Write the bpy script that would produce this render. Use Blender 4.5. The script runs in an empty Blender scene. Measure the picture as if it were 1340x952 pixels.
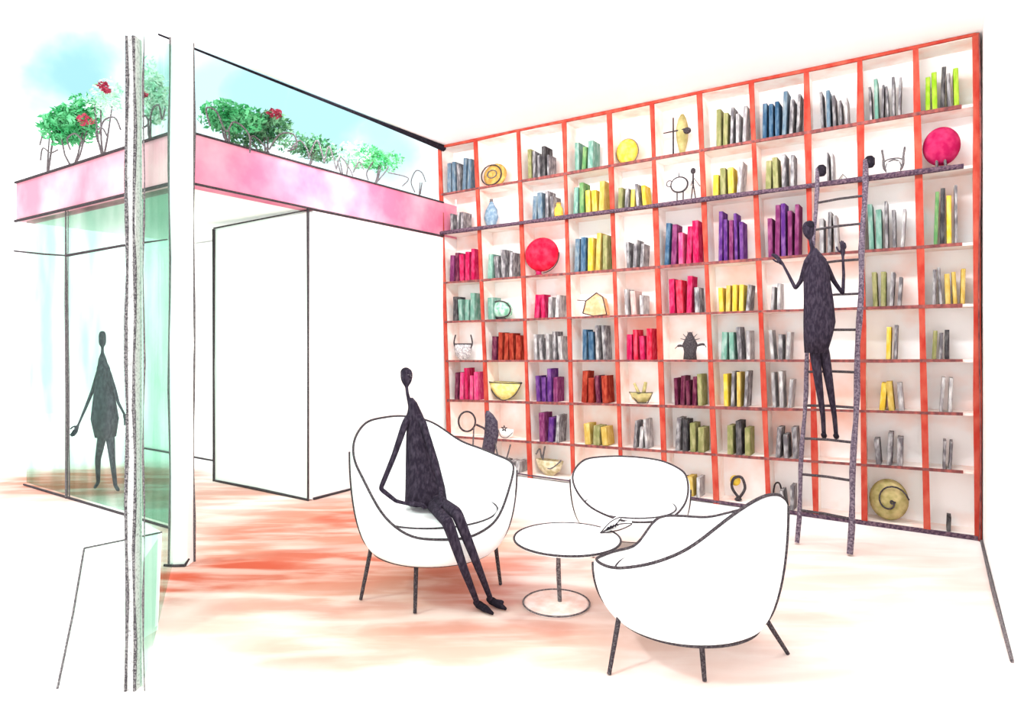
import bpy, bmesh, math, random
from mathutils import Vector, Matrix, Quaternion
random.seed(11)
S = bpy.context.scene
C = S.collection
F = 839.0; HOR = 443.0; CX = 670.0; EYE = 1.52

# ------------------------------------------------------------------ frame of the room
U = Vector((.837, -.547)).normalized(); W = Vector((.547, .837)).normalized()
NB = 5.94                      # distance of the bookcase front from the eye
U0 = 4.86                      # u of the eye, counted from the far corner
def UN(u, n, z=0.0):
    p = U*(u-U0) + W*n
    return Vector((p.x, p.y, z))
def px(x, y, Y):               # a place at depth Y
    return Vector(((x-CX)/F*Y, Y, EYE-(y-HOR)/F*Y))
def floor_pt(x, y):
    Y = F*EYE/(y-HOR); return Vector(((x-CX)/F*Y, Y, 0))
def wall_uz(x, y, n=NB):       # where the line of sight meets the plane n=const
    r = (x-CX)/F
    # (U.x*a + W.x*n) = r*(U.y*a + W.y*n)
    a = (r*W.y*n - W.x*n)/(U.x - r*U.y)
    Y = U.y*a + W.y*n
    return a+U0, EYE-(y-HOR)/F*Y
ROT = math.atan2(U.y, U.x)     # z rotation that turns +x into U

# ------------------------------------------------------------------ materials
def lin(c):
    return tuple((v/255/12.92 if v/255 <= .04045 else ((v/255+.055)/1.055)**2.4) for v in c)
MATS = {}
def mat(name, rgb, rgb2=None, scale=8, lo=.35, hi=.65, detail=3, rough=.95, stretch=(1,1,1), spec=.05, gain=1.0):
    """a matt surface whose colour is broken by grain (rgb -> rgb2)"""
    if name in MATS: return MATS[name]
    m = bpy.data.materials.new(name); m.use_nodes = True
    nt = m.node_tree; b = nt.nodes['Principled BSDF']
    b.inputs['Roughness'].default_value = rough
    b.inputs['Specular IOR Level'].default_value = spec
    c1 = tuple(min(1, v*gain) for v in lin(rgb))+(1,)
    if rgb2 is None:
        b.inputs['Base Color'].default_value = c1
    else:
        c2 = tuple(min(1, v*gain) for v in lin(rgb2))+(1,)
        g = nt.nodes.new('ShaderNodeNewGeometry')
        mp = nt.nodes.new('ShaderNodeMapping'); mp.inputs['Scale'].default_value = stretch
        nz = nt.nodes.new('ShaderNodeTexNoise'); nz.inputs['Scale'].default_value = scale; nz.inputs['Detail'].default_value = detail
        mr = nt.nodes.new('ShaderNodeMapRange'); mr.inputs['From Min'].default_value = lo; mr.inputs['From Max'].default_value = hi
        mx = nt.nodes.new('ShaderNodeMix'); mx.data_type = 'RGBA'
        mx.inputs[6].default_value = c1; mx.inputs[7].default_value = c2
        L = nt.links.new
        L(g.outputs['Position'], mp.inputs['Vector']); L(mp.outputs[0], nz.inputs['Vector'])
        L(nz.outputs['Fac'], mr.inputs['Value']); L(mr.outputs[0], mx.inputs[0]); L(mx.outputs[2], b.inputs['Base Color'])
    MATS[name] = m
    return m
WHITE = mat('white_paint', (250, 250, 249))
CHAIRW = mat('white_upholstery', (250, 250, 250))
LEAD = mat('graphite', (56, 50, 54), (104, 96, 98), 130, .45, .75)
LEADL = mat('soft_graphite', (82, 76, 80), (140, 134, 134), 120, .4, .7)
LEADD = mat('dark_graphite', (34, 30, 38), (60, 54, 62), 60, .5, .8)
INK = mat('violet_graphite', (40, 33, 44), (68, 60, 72), 70, .42, .75, stretch=(1, 1, .35))
SHELFM = mat('shelf_edge_brown', (100, 62, 64), (158, 88, 82), 30, .35, .7, stretch=(1, 1, .5))
RAILM = mat('rail_violet', (66, 50, 66), (128, 102, 112), 60, .4, .75)
ORANGE = mat('orange_frame', (168, 54, 44), (186, 88, 72), 14, .35, .7, stretch=(1, 1, .5))
BOARD = mat('pale_board', (248, 238, 232), (240, 196, 182), 5, .45, .8)
BACKP = mat('washed_back_panel', (252, 252, 252), (248, 198, 180), 1.6, .48, .74, detail=4)
PINK = mat('pink_fascia', (214, 116, 146), (232, 176, 190), 2.0, .34, .68, detail=4)
SKIN = mat('dark_sketched_skin', (62, 56, 62), (110, 102, 108), 90, .4, .7)

def glass_mat(name, rgb, gloss=.03):
    m = bpy.data.materials.new(name); m.use_nodes = True
    nt = m.node_tree; nt.nodes.remove(nt.nodes['Principled BSDF'])
    t = nt.nodes.new('ShaderNodeBsdfTransparent'); t.inputs[0].default_value = lin(rgb)+(1,)
    g = nt.nodes.new('ShaderNodeBsdfGlossy'); g.inputs['Roughness'].default_value = .15
    n = nt.nodes.new('ShaderNodeTexNoise'); n.inputs['Scale'].default_value = 2.2; n.inputs['Detail'].default_value = 4
    geo = nt.nodes.new('ShaderNodeNewGeometry')
    mp = nt.nodes.new('ShaderNodeMapping'); mp.inputs['Scale'].default_value = (1.6, 1.6, .5)
    mr = nt.nodes.new('ShaderNodeMapRange'); mr.inputs['From Min'].default_value = .34; mr.inputs['From Max'].default_value = .68
    mc = nt.nodes.new('ShaderNodeMix'); mc.data_type = 'RGBA'
    mc.inputs[6].default_value = lin(rgb)+(1,)
    mc.inputs[7].default_value = lin(tuple(int(v+(255-v)*.6) for v in rgb))+(1,)
    x = nt.nodes.new('ShaderNodeMixShader'); x.inputs[0].default_value = gloss
    L = nt.links.new
    L(geo.outputs['Position'], mp.inputs[0]); L(mp.outputs[0], n.inputs['Vector']); L(n.outputs['Fac'], mr.inputs['Value'])
    L(mr.outputs[0], mc.inputs[0]); L(mc.outputs[2], t.inputs[0])
    L(t.outputs[0], x.inputs[1]); L(g.outputs[0], x.inputs[2]); L(x.outputs[0], nt.nodes['Material Output'].inputs[0])
    return m
GLASS = glass_mat('sea_green_glass', (198, 224, 213))
GLASS2 = glass_mat('strong_green_glass', (216, 238, 229))

# ------------------------------------------------------------------ mesh helpers
def link(name, bm, m, parent=None, smooth=False):
    bmesh.ops.recalc_face_normals(bm, faces=bm.faces[:])
    me = bpy.data.meshes.new(name); bm.to_mesh(me); bm.free()
    if smooth:
        for p in me.polygons: p.use_smooth = True
    o = bpy.data.objects.new(name, me); C.objects.link(o)
    for k in (m if isinstance(m, (list, tuple)) else [m]): me.materials.append(k)
    if parent is not None:
        o.parent = parent
        o.matrix_parent_inverse = pmat(parent).inverted()
    return o
def pmat(o):
    m = Matrix.LocRotScale(o.location, o.rotation_euler, o.scale)
    return (pmat(o.parent) @ o.matrix_parent_inverse @ m) if o.parent else m
def tag(o, label=None, cat=None, group=None, kind=None):
    if label: o['label'] = label
    if cat: o['category'] = cat
    if group: o['group'] = group
    if kind: o['kind'] = kind
    return o
def thing(name, label, cat, loc, rz=0, group=None):
    o = bpy.data.objects.new(name, None); C.objects.link(o)
    o.location = loc; o.rotation_euler = (0, 0, rz); o.empty_display_size = .1
    return tag(o, label, cat, group)
def hexa(bm, lo, hi):
    """solid from 4 lower and 4 upper points"""
    v = [bm.verts.new(p) for p in lo] + [bm.verts.new(p) for p in hi]
    for f in ((3, 2, 1, 0), (4, 5, 6, 7), (0, 1, 5, 4), (1, 2, 6, 5), (2, 3, 7, 6), (3, 0, 4, 7)):
        bm.faces.new([v[i] for i in f])
    return v
def unbox(bm, u0, u1, n0, n1, z0, z1):
    r = lambda z: [UN(u0, n0, z), UN(u1, n0, z), UN(u1, n1, z), UN(u0, n1, z)]
    return hexa(bm, r(z0), r(z1))
def tube(bm, pts, rad, seg=8, cap=True):
    """tube through points, rad number or list"""
    pts = [Vector(p) for p in pts]
    if not isinstance(rad, (list, tuple)): rad = [rad]*len(pts)
    ring = []
    up = Vector((0, 0, 1))
    prev = None
    for i, p in enumerate(pts):
        d = (pts[min(i+1, len(pts)-1)] - pts[max(i-1, 0)])
        if d.length < 1e-9: d = Vector((0, 0, 1))
        d.normalize()
        a = d.cross(up if abs(d.z) < .95 else Vector((1, 0, 0)))
        if prev is not None:
            a = prev - d*prev.dot(d)
            if a.length < 1e-6: a = d.cross(up)
        a.normalize(); prev = a
        b = d.cross(a)
        ring.append([bm.verts.new(p + (a*math.cos(t*2*math.pi/seg) + b*math.sin(t*2*math.pi/seg))*rad[i]) for t in range(seg)])
    for r0, r1 in zip(ring, ring[1:]):
        for t in range(seg):
            bm.faces.new((r0[t], r0[(t+1) % seg], r1[(t+1) % seg], r1[t]))
    if cap:
        bm.faces.new(ring[0][::-1]); bm.faces.new(ring[-1])
def spline(pts, n=8, closed=False):
    pts = [Vector(p) for p in pts]; out = []
    N = len(pts); rng = range(N if closed else N-1)
    g = (lambda i: pts[i % N]) if closed else (lambda i: pts[max(0, min(N-1, i))])
    for i in rng:
        p0, p1, p2, p3 = g(i-1), g(i), g(i+1), g(i+2)
        for k in range(n):
            t = k/n
            out.append(.5*((2*p1)+(p2-p0)*t+(2*p0-5*p1+4*p2-p3)*t*t+(3*p1-p0-3*p2+p3)*t**3))
    out.append(pts[0].copy() if closed else pts[-1].copy())
    return out
def lathe(bm, prof, at=Vector((0, 0, 0)), seg=24, sy=1.0, rz=0.0):
    """prof [(r,z)] turned about z; sy squashes the depth; rz turns it"""
    rings = []
    for r, z in prof:
        row = []
        for k in range(seg):
            a = 2*math.pi*k/seg
            x, y = max(r, 1e-4)*math.cos(a), max(r, 1e-4)*math.sin(a)*sy
            row.append(bm.verts.new((at[0]+x*math.cos(rz)-y*math.sin(rz), at[1]+x*math.sin(rz)+y*math.cos(rz), at[2]+z)))
        rings.append(row)
    for r0, r1 in zip(rings, rings[1:]):
        for k in range(seg):
            bm.faces.new((r0[k], r0[(k+1) % seg], r1[(k+1) % seg], r1[k]))
    bm.faces.new(rings[0][::-1]); bm.faces.new(rings[-1])
def ball_prof(rx, rz, n=14, z0=0):
    return [(rx*math.sin(math.pi*i/n), z0+rz*(1-math.cos(math.pi*i/n))) for i in range(n+1)]
def bevel(o, w=.004, seg=2):
    md = o.modifiers.new('bevel', 'BEVEL'); md.width = w; md.segments = seg; md.limit_method = 'ANGLE'
    return o
def skin_body(name, chains, m, parent, sub=2):
    """one continuous body: chains of (point, radius[, radius2]); a chain's first entry may be an index label of an earlier joint"""
    bm = bmesh.new(); lay = bm.verts.layers.skin.verify(); named = {}
    first = True
    for ch in chains:
        prev = None
        for e in ch:
            if isinstance(e, str):
                prev = named[e]; continue
            p, r = e[0], e[1]
            v = bm.verts.new(p); rr = r if isinstance(r, tuple) else (r, r)
            v[lay].radius = rr
            if first: v[lay].use_root = True; first = False
            if len(e) > 2: named[e[2]] = v
            if prev is not None: bm.edges.new((prev, v))
            prev = v
    me = bpy.data.meshes.new(name); bm.to_mesh(me); bm.free()
    o = bpy.data.objects.new(name, me); C.objects.link(o)
    o.modifiers.new('skin', 'SKIN').use_smooth_shade = True
    sd = o.modifiers.new('sub', 'SUBSURF'); sd.levels = sub; sd.render_levels = sub
    dg = bpy.context.evaluated_depsgraph_get()
    me2 = bpy.data.meshes.new_from_object(o.evaluated_get(dg)); me2.name = name
    o.modifiers.clear(); o.data = me2
    for p in me2.polygons: p.use_smooth = True
    me2.materials.clear(); me2.materials.append(m)
    if parent is not None:
        o.parent = parent; o.matrix_parent_inverse = pmat(parent).inverted()
    return o
def loft(name, secs, m, parent, seg=20):
    """closed loft of elliptic sections (centre, rx, ry)"""
    bm = bmesh.new(); rings = []
    for c, rx, ry in secs:
        rings.append([bm.verts.new((c[0]+rx*math.cos(2*math.pi*k/seg)*(1+.05*math.sin(5*2*math.pi*k/seg)), c[1]+ry*math.sin(2*math.pi*k/seg), c[2])) for k in range(seg)])
    for a, b in zip(rings, rings[1:]):
        for k in range(seg): bm.faces.new((a[k], a[(k+1) % seg], b[(k+1) % seg], b[k]))
    bm.faces.new(rings[0][::-1]); bm.faces.new(rings[-1])
    return link(name, bm, m, parent, True)

# ------------------------------------------------------------------ camera, world, sun
cam = bpy.data.cameras.new('camera'); co = bpy.data.objects.new('camera', cam); C.objects.link(co)
co.location = (0, 0, EYE); co.rotation_euler = (math.pi/2, 0, 0)
cam.sensor_width = 36; cam.lens = F/1340*36; cam.shift_y = (HOR-476)/1340
S.camera = co
w = bpy.data.worlds.new('sky'); S.world = w; w.use_nodes = True
nt = w.node_tree; bg = nt.nodes['Background']; bg.inputs['Strength'].default_value = .92
tc = nt.nodes.new('ShaderNodeTexCoord')
nz = nt.nodes.new('ShaderNodeTexNoise'); nz.inputs['Scale'].default_value = 7; nz.inputs['Detail'].default_value = 5
nt.links.new(tc.outputs['Generated'], nz.inputs['Vector'])
off = nt.nodes.new('ShaderNodeVectorMath'); off.operation = 'MULTIPLY_ADD'
nt.links.new(nz.outputs['Color'], off.inputs[0]); off.inputs[1].default_value = (.16, .16, .16)
nt.links.new(tc.outputs['Generated'], off.inputs[2])
last = None
for (bx, by, rad, amt) in ((98, 84, .12, .9), (62, 112, .08, .4), (215, 100, .08, .7), (285, 112, .12, .75), (350, 132, .13, .85), (420, 160, .13, .85), (490, 192, .12, .8), (545, 215, .09, .6)):
    d = (px(bx, by, 5) - Vector((0, 0, EYE))).normalized() + Vector((.08, .08, .08))
    vd = nt.nodes.new('ShaderNodeVectorMath'); vd.operation = 'DISTANCE'; vd.inputs[1].default_value = d
    nt.links.new(off.outputs[0], vd.inputs[0])
    mr = nt.nodes.new('ShaderNodeMapRange'); mr.interpolation_type = 'SMOOTHSTEP'
    mr.inputs['From Min'].default_value = rad; mr.inputs['From Max'].default_value = rad*.25
    mr.inputs['To Max'].default_value = amt
    nt.links.new(vd.outputs['Value'], mr.inputs['Value'])
    if last is None: last = mr.outputs[0]
    else:
        mm = nt.nodes.new('ShaderNodeMath'); mm.operation = 'MAXIMUM'
        nt.links.new(last, mm.inputs[0]); nt.links.new(mr.outputs[0], mm.inputs[1]); last = mm.outputs[0]
mx = nt.nodes.new('ShaderNodeMix'); mx.data_type = 'RGBA'
mx.inputs[6].default_value = (1, 1, 1, 1); SKYB = mx
nt.links.new(last, mx.inputs[0]); nt.links.new(mx.outputs[2], bg.inputs['Color'])
EXPO = 1.3
g = 2**EXPO
SKYB.inputs[7].default_value = tuple(v/g/.92 for v in lin((150, 230, 242)))+(1,)
sun = bpy.data.lights.new('sun', 'SUN'); so = bpy.data.objects.new('sun', sun); C.objects.link(so)
sun.energy = .6; sun.angle = math.radians(7)
sd = Vector((.94, .33, -1.15)).normalized()
so.rotation_euler = sd.to_track_quat('-Z', 'Y').to_euler(); so.location = (-4, 0, 6)
S.view_settings.view_transform = 'Standard'; S.view_settings.look = 'None'
S.view_settings.exposure = EXPO; S.view_settings.gamma = 1; S.view_settings.use_curve_mapping = False
S.cycles.max_bounces = 10; S.cycles.diffuse_bounces = 6; S.cycles.transparent_max_bounces = 16

for k, (lu, ln, en) in enumerate(((1.3, 3.9, 54), (3.8, 3.9, 46))):     # added fill: two long area lights under the ceiling, brightening the bookcase end
    la = bpy.data.lights.new('bookcase_fill_light', 'AREA'); lo_ = bpy.data.objects.new('bookcase_fill_light', la); C.objects.link(lo_)
    la.shape = 'RECTANGLE'; la.size = 2.2; la.size_y = .35; la.energy = en; la.color = (.93, .97, 1)
    lo_.location = UN(lu, ln, 3.8)
    dz = UN(lu, NB, 1.2)-UN(lu, ln, 3.8); lo_.rotation_euler = dz.to_track_quat('-Z', 'X').to_euler()
    lo_.rotation_euler = (Matrix.Rotation(ROT, 3, 'Z') @ Matrix.Rotation(math.radians(38), 3, 'X')).to_euler()
# ------------------------------------------------------------------ floor with its watercolour wash
def floor_material():
    m = bpy.data.materials.new('washed_floor'); m.use_nodes = True
    nt = m.node_tree; b = nt.nodes['Principled BSDF']; b.inputs['Roughness'].default_value = .95; b.inputs['Specular IOR Level'].default_value = .03
    L = nt.links.new
    geo = nt.nodes.new('ShaderNodeNewGeometry')
    def noise(scale, stretch, detail=4, dist=0):
        mp = nt.nodes.new('ShaderNodeMapping'); mp.inputs['Scale'].default_value = stretch
        L(geo.outputs['Position'], mp.inputs[0])
        n = nt.nodes.new('ShaderNodeTexNoise'); n.inputs['Scale'].default_value = scale; n.inputs['Detail'].default_value = detail
        n.inputs['Distortion'].default_value = dist
        L(mp.outputs[0], n.inputs['Vector']); return n
    def mrange(s, a, b_, lo=0, hi=1):
        r = nt.nodes.new('ShaderNodeMapRange'); r.interpolation_type = 'SMOOTHSTEP'
        r.inputs['From Min'].default_value = a; r.inputs['From Max'].default_value = b_
        r.inputs['To Min'].default_value = lo; r.inputs['To Max'].default_value = hi
        L(s, r.inputs['Value']); return r.outputs[0]
    def math_(op, a, b_):
        n = nt.nodes.new('ShaderNodeMath'); n.operation = op
        for i, v in enumerate((a, b_)):
            if isinstance(v, (int, float)): n.inputs[i].default_value = v
            else: L(v, n.inputs[i])
        return n.outputs[0]
    wob = noise(1.6, (1, 1, 1), 4)
    sh = nt.nodes.new('ShaderNodeVectorMath'); sh.operation = 'MULTIPLY_ADD'
    L(wob.outputs['Color'], sh.inputs[0]); sh.inputs[1].default_value = (.7, .7, 0); L(geo.outputs['Position'], sh.inputs[2])
    def blob(x, y, rx, ry, amt, hard=.3):
        v = nt.nodes.new('ShaderNodeVectorMath'); v.operation = 'SUBTRACT'; L(sh.outputs[0], v.inputs[0]); v.inputs[1].default_value = (x+.35, y+.35, 0)
        q = nt.nodes.new('ShaderNodeVectorMath'); q.operation = 'MULTIPLY'; L(v.outputs[0], q.inputs[0]); q.inputs[1].default_value = (1/rx, 1/ry, 0)
        l = nt.nodes.new('ShaderNodeVectorMath'); l.operation = 'LENGTH'; L(q.outputs[0], l.inputs[0])
        return mrange(l.outputs['Value'], 1.0, hard, 0, amt)
    pale = None; strong = None
    for b_ in FLOOR_PALE:
        o = blob(*b_); pale = o if pale is None else math_('MAXIMUM', pale, o)
    for b_ in FLOOR_STRONG:
        o = blob(*b_); strong = o if strong is None else math_('MAXIMUM', strong, o)
    st = noise(2.6, (.55, 2.6, 1), 5, .4)
    pale = math_('MULTIPLY', pale, mrange(st.outputs['Fac'], .3, .62, .72, 1))
    strong = math_('MULTIPLY', strong, mrange(st.outputs['Fac'], .34, .62, .42, 1))
    m1 = nt.nodes.new('ShaderNodeMix'); m1.data_type = 'RGBA'
    m1.inputs[6].default_value = lin((250, 249, 247))+(1,); m1.inputs[7].default_value = lin(PALE_RGB)+(1,); L(pale, m1.inputs[0])
    m2 = nt.nodes.new('ShaderNodeMix'); m2.data_type = 'RGBA'; L(m1.outputs[2], m2.inputs[6])
    m2.inputs[7].default_value = lin(STRONG_RGB)+(1,); L(strong, m2.inputs[0])
    L(m2.outputs[2], b.inputs['Base Color'])
    return m
PALE_RGB = (196, 150, 130); STRONG_RGB = (182, 82, 62)
FLOOR_PALE = [(-1.3, 4.9, 2.4, 2.4, 1), (-.9, 3.5, 1.8, 1.0, .8), (-4.6, 6.9, 1.8, 1.2, 1), (2.0, 4.3, 2.2, 1.2, .6), (-.9, 4.6, 2.1, 1.9, 1), (1.3, 3.9, 2.2, 1.3, .75), (2.4, 3.6, 1.5, 1.0, .6), (-.4, 3.2, 2.0, .55, .9), (-4.4, 6.4, 1.6, .9, .8), (-2.9, 6.3, 1.5, .8, .7), (1.2, 2.9, 1.2, .45, .6)]
FLOOR_STRONG = [(-1.4, 5.2, 1.8, 1.9, .42), (-1.9, 4.0, .7, .45, 1), (-.2, 4.3, 1.2, .5, .5), (-2.6, 6.4, .9, .9, .5), (-1.2, 4.5, 1.5, 1.2, .5), (-4.3, 6.7, 1.7, 1.0, .55), (-4.2, 6.6, 1.5, .7, .4), (-3.0, 6.0, .9, .8, .45), (-1.9, 5.0, .9, .5, .6), (-1.75, 4.15, .75, .45, 1), (-1.3, 4.35, .9, .6, .8), (-1.3, 5.3, .6, .6, .85), (-1.9, 5.6, .6, .5, .4), (-.15, 3.85, .55, .3, .6), (-1.1, 3.6, .9, .22, .4), (-3.9, 6.3, .8, .5, .35), (-.1, 3.35, .8, .2, .35)]
bm = bmesh.new()
hexa(bm, [(-11, -1.5, -.1), (6, -1.5, -.1), (6, 13, -.1), (-11, 13, -.1)], [(-11, -1.5, 0), (6, -1.5, 0), (6, 13, 0), (-11, 13, 0)])
tag(link('floor', bm, floor_material()), kind='structure')

# ------------------------------------------------------------------ shell of the room
def struct(name, bm, m, parent=None, smooth=False):
    o = link(name, bm, m, parent, smooth)
    if parent is None: tag(o, kind='structure')
    return o
bm = bmesh.new(); unbox(bm, 0, 5.6, 1.9, NB+.34, 3.82, 3.94)
ceil = struct('ceiling', bm, WHITE)
bm = bmesh.new(); tube(bm, [UN(-.02, NB+.03, 3.8), UN(-.02, NB-.25, 3.8), UN(-.02, NB-1.2, 3.805), UN(-.02, NB-2.4, 3.81), UN(-.02, NB-3.35, 3.815)], [.045, .034, .018, .012, .008], 8)
struct('trim_1', bm, LEADD)
bm = bmesh.new(); unbox(bm, -.14, 5.7, NB+.29, NB+.42, 0, 3.94)
struct('wall_back', bm, WHITE)
bm = bmesh.new(); unbox(bm, 5.185, 5.29, 2.6, NB+.29, 0, 3.82)
wr = struct('wall_right', bm, WHITE)
bm = bmesh.new(); tube(bm, [UN(5.175, NB-.02, .008), UN(5.172, NB-1.2, .008), UN(5.178, NB-2.15, .008)], [.009, .011, .009], 6)
struct('baseboard_right', bm, LEADL)
# far part of the left wall, under the pink beam
bm = bmesh.new(); unbox(bm, -.14, 0, NB-1.92, NB+.29, 0, 2.72)
wl = struct('wall_left', bm, WHITE)
bm = bmesh.new(); tube(bm, [UN(.006, NB-1.92, .012), UN(.006, NB-1.0, .012), UN(.006, NB-.02, .012)], [.012, .008, .006], 6)
struct('baseboard_left', bm, LEAD)
# the wall panel set square to it: a tall leaf standing open
d1 = tag(bpy.data.objects.new('door_1', None), kind='structure'); C.objects.link(d1)
bm = bmesh.new(); unbox(bm, -1.52, -.01, NB-1.96, NB-1.92, .01, 2.70)
link('door_leaf', bm, WHITE, d1)
for nm, pts, r in (('door_edge', [UN(-.01, NB-1.97, .0), UN(-.008, NB-1.97, 1.4), UN(-.01, NB-1.97, 2.73)], [.010, .009, .014]),
                   ('door_edge', [UN(-1.52, NB-1.97, .0), UN(-1.525, NB-1.97, 1.2), UN(-1.52, NB-1.97, 2.68)], [.012, .010, .016]),
                   ('door_edge', [UN(-1.52, NB-1.97, 2.69), UN(-.01, NB-1.97, 2.72)], [.008, .006]),
                   ('door_edge', [UN(-1.52, NB-1.97, .010), UN(-.8, NB-1.97, .014), UN(-.01, NB-1.97, .010)], [.010, .013, .010])):
    bm = bmesh.new(); tube(bm, pts, r, 6); link(nm, bm, LEADL if nm == 'x' else LEAD, d1)
# back wall of the gallery
bm = bmesh.new(); unbox(bm, -4.5, -.14, 4.62, 4.74, 0, 2.72)
struct('wall_gallery', bm, WHITE)
bm = bmesh.new(); tube(bm, [UN(-4.45, 4.605, .012), UN(-4, 4.605, .012), UN(-3.2, 4.605, .012), UN(-1.95, 4.605, .01)], [.008, .012, .012, .006], 6)
struct('baseboard_gallery', bm, LEAD)
# terrace deck and its pink edge beams
bm = bmesh.new(); unbox(bm, -3.1, -.16, 2.92, 4.8, 2.74, 2.86)
struct('terrace_deck', bm, WHITE)
bm = bmesh.new(); unbox(bm, -.16, 0, 2.76, NB+.29, 2.735, 3.137)
pb = struct('beam_over_opening', bm, PINK)
bm = bmesh.new(); unbox(bm, -3.1, -.16, 2.76, 2.92, 2.735, 3.137)
pb2 = struct('beam_over_glazing', bm, mat('pale_pink_fascia', (208, 132, 150), (226, 178, 186), 1.6, .36, .66, detail=4))
for par, segs in ((pb, [([UN(.006, 2.75, 2.737), UN(.006, 4.2, 2.735), UN(.006, NB, 2.737)], .010), ([UN(.006, 2.75, 3.137), UN(.006, 4.2, 3.135), UN(.006, NB, 3.137)], .009)]),
                  (pb2, [([UN(0, 2.75, 2.737), UN(-2, 2.75, 2.735), UN(-3.1, 2.75, 2.737)], .014), ([UN(0, 2.75, 3.137), UN(-2, 2.75, 3.135), UN(-3.1, 2.75, 3.137)], .012)])):
    for pts, r in segs:
        bm = bmesh.new(); tube(bm, pts, r, 6); link('edge_line', bm, LEAD, par)

# white column
cb = floor_pt(222, 741); cw, cd = .118, .085
bm = bmesh.new()
c0 = cb + Vector((cw/2, cd/2, 0))
hexa(bm, [c0+Vector((sx*cw/2, sy*cd/2, 0)) for sx, sy in ((-1, -1), (1, -1), (1, 1), (-1, 1))], [c0+Vector((sx*cw/2, sy*cd/2, 3.82)) for sx, sy in ((-1, -1), (1, -1), (1, 1), (-1, 1))])
col = struct('column', bm, WHITE)
for sx in (-1, 1):
    p = c0+Vector((sx*(cw/2+.002), sx*cd/2, 0))
    bm = bmesh.new(); tube(bm, [p+Vector((.006*math.sin(k*1.3+sx), 0, k*3.53/12)) for k in range(13)], [.0065+.002*math.sin(k*2.1) for k in range(13)], 6)
    link('edge_line', bm, LEADL, col)
bm = bmesh.new(); tube(bm, [c0+Vector((-.09, -.055, .01)), c0+Vector((-.02, -.06, .004)), c0+Vector((.05, -.058, .008)), c0+Vector((.075, -.05, .05))], [.008, .011, .011, .006], 6)
link('base_line', bm, LEAD, col)

# glazed front left of the column (parallel to the bookcase), n = 2.80
NG = 2.80
def gu(x): return wall_uz(x, 500, NG)[0]
win = tag(bpy.data.objects.new('window_1', None), kind='structure'); C.objects.link(win)
uA, uB, uC = gu(232), gu(90), gu(34)
for a, b_ in ((uB, uA), (uC, uB)):
    bm = bmesh.new(); unbox(bm, a+.01, b_-.01, NG, NG+.012, .03, 2.73); link('glass_pane', bm, GLASS if b_ == uA else GLASS, win)
bm = bmesh.new(); tube(bm, [UN(uB, NG-.02, 0), UN(uB+.01, NG-.02, 1), UN(uB-.01, NG-.02, 1.9), UN(uB-.015, NG-.02, 2.73)], [.012, .014, .012, .006], 6); link('frame_post', bm, LEADL, win)
bm = bmesh.new(); tube(bm, [UN(uB+.06, NG-.02, 0), UN(uB+.05, NG-.02, 1), UN(uB+.03, NG-.02, 1.9), UN(uB+.035, NG-.02, 2.73)], [.006, .006, .005, .004], 6); link('frame_post', bm, LEADL, win)
hz = lambda x, y: wall_uz(x, y, NG)[1]
bm = bmesh.new(); tube(bm, [UN(uB, NG-.02, hz(90, 335)), UN(gu(163), NG-.02, hz(163, 322)), UN(gu(222), NG-.02, hz(222, 314))], [.013, .011, .005], 6); link('transom', bm, LEAD, win)
bm = bmesh.new(); tube(bm, [UN(gu(22), NG-.02, hz(22, 329)), UN(gu(60), NG-.02, hz(60, 333)), UN(uB, NG-.02, hz(90, 335))], [.010, .010, .008], 6); link('transom', bm, LEAD, win)
bm = bmesh.new(); tube(bm, [UN(uC, NG-.02, .012), UN(uB, NG-.02, .012), UN(-.3, NG-.02, .012), UN(0, NG-.02, .012)], [.009, .011, .010, .008], 6); link('sill_line', bm, LEAD, win)

# tall glass screen between the near mullion and the column
ms = floor_pt(176, 905)
STIP = mat('stippled_lead', (66, 62, 66), (150, 146, 146), 150, .42, .66)
scr = thing('glass_screen', 'tall green tinted glass screen between the grey mullion and white column', 'screen', (ms.x, ms.y, 0))
top = EYE+(HOR-47)/F*ms.y
def prism(bm, a, b, z0a, z1a, z0b, z1b, th):
    d = (b-a); n = Vector((-d.y, d.x, 0)).normalized()*th/2
    lo = [a-n+Vector((0, 0, z0a)), b-n+Vector((0, 0, z0b)), b+n+Vector((0, 0, z0b)), a+n+Vector((0, 0, z0a))]
    hi = [a-n+Vector((0, 0, z1a)), b-n+Vector((0, 0, z1b)), b+n+Vector((0, 0, z1b)), a+n+Vector((0, 0, z1a))]
    hexa(bm, lo, hi)
bm = bmesh.new(); prism(bm, Vector((ms.x+.03, ms.y, 0)), Vector((cb.x-.006, cb.y+.05, 0)), .02, top, .02, 3.5, .012)
link('glass_pane', bm, GLASS2, scr)
for dx, r, mm in ((-.034, .007, STIP), (.0, .006, STIP), (.040, .003, LEADL)):
    bm = bmesh.new(); tube(bm, [Vector((ms.x+dx*(1 if k < 12 else 1)+.004*math.sin(k*1.7+dx*50), ms.y, k*top/14)) for k in range(15)], [r+.002*math.sin(k*2.3+dx*90) for k in range(15)], 6)
    link('mullion_edge', bm, mm, scr)
bm = bmesh.new(); hexa(bm, [(ms.x-.034, ms.y, 0), (ms.x+.004, ms.y, 0), (ms.x+.004, ms.y+.05, 0), (ms.x-.034, ms.y+.05, 0)], [(ms.x-.034, ms.y, top), (ms.x+.004, ms.y, top), (ms.x+.004, ms.y+.05, top), (ms.x-.034, ms.y+.05, top)])
link('mullion', bm, mat('stippled_grey_paint', (205, 205, 202), (120, 116, 118), 110, .5, .78), scr)

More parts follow.
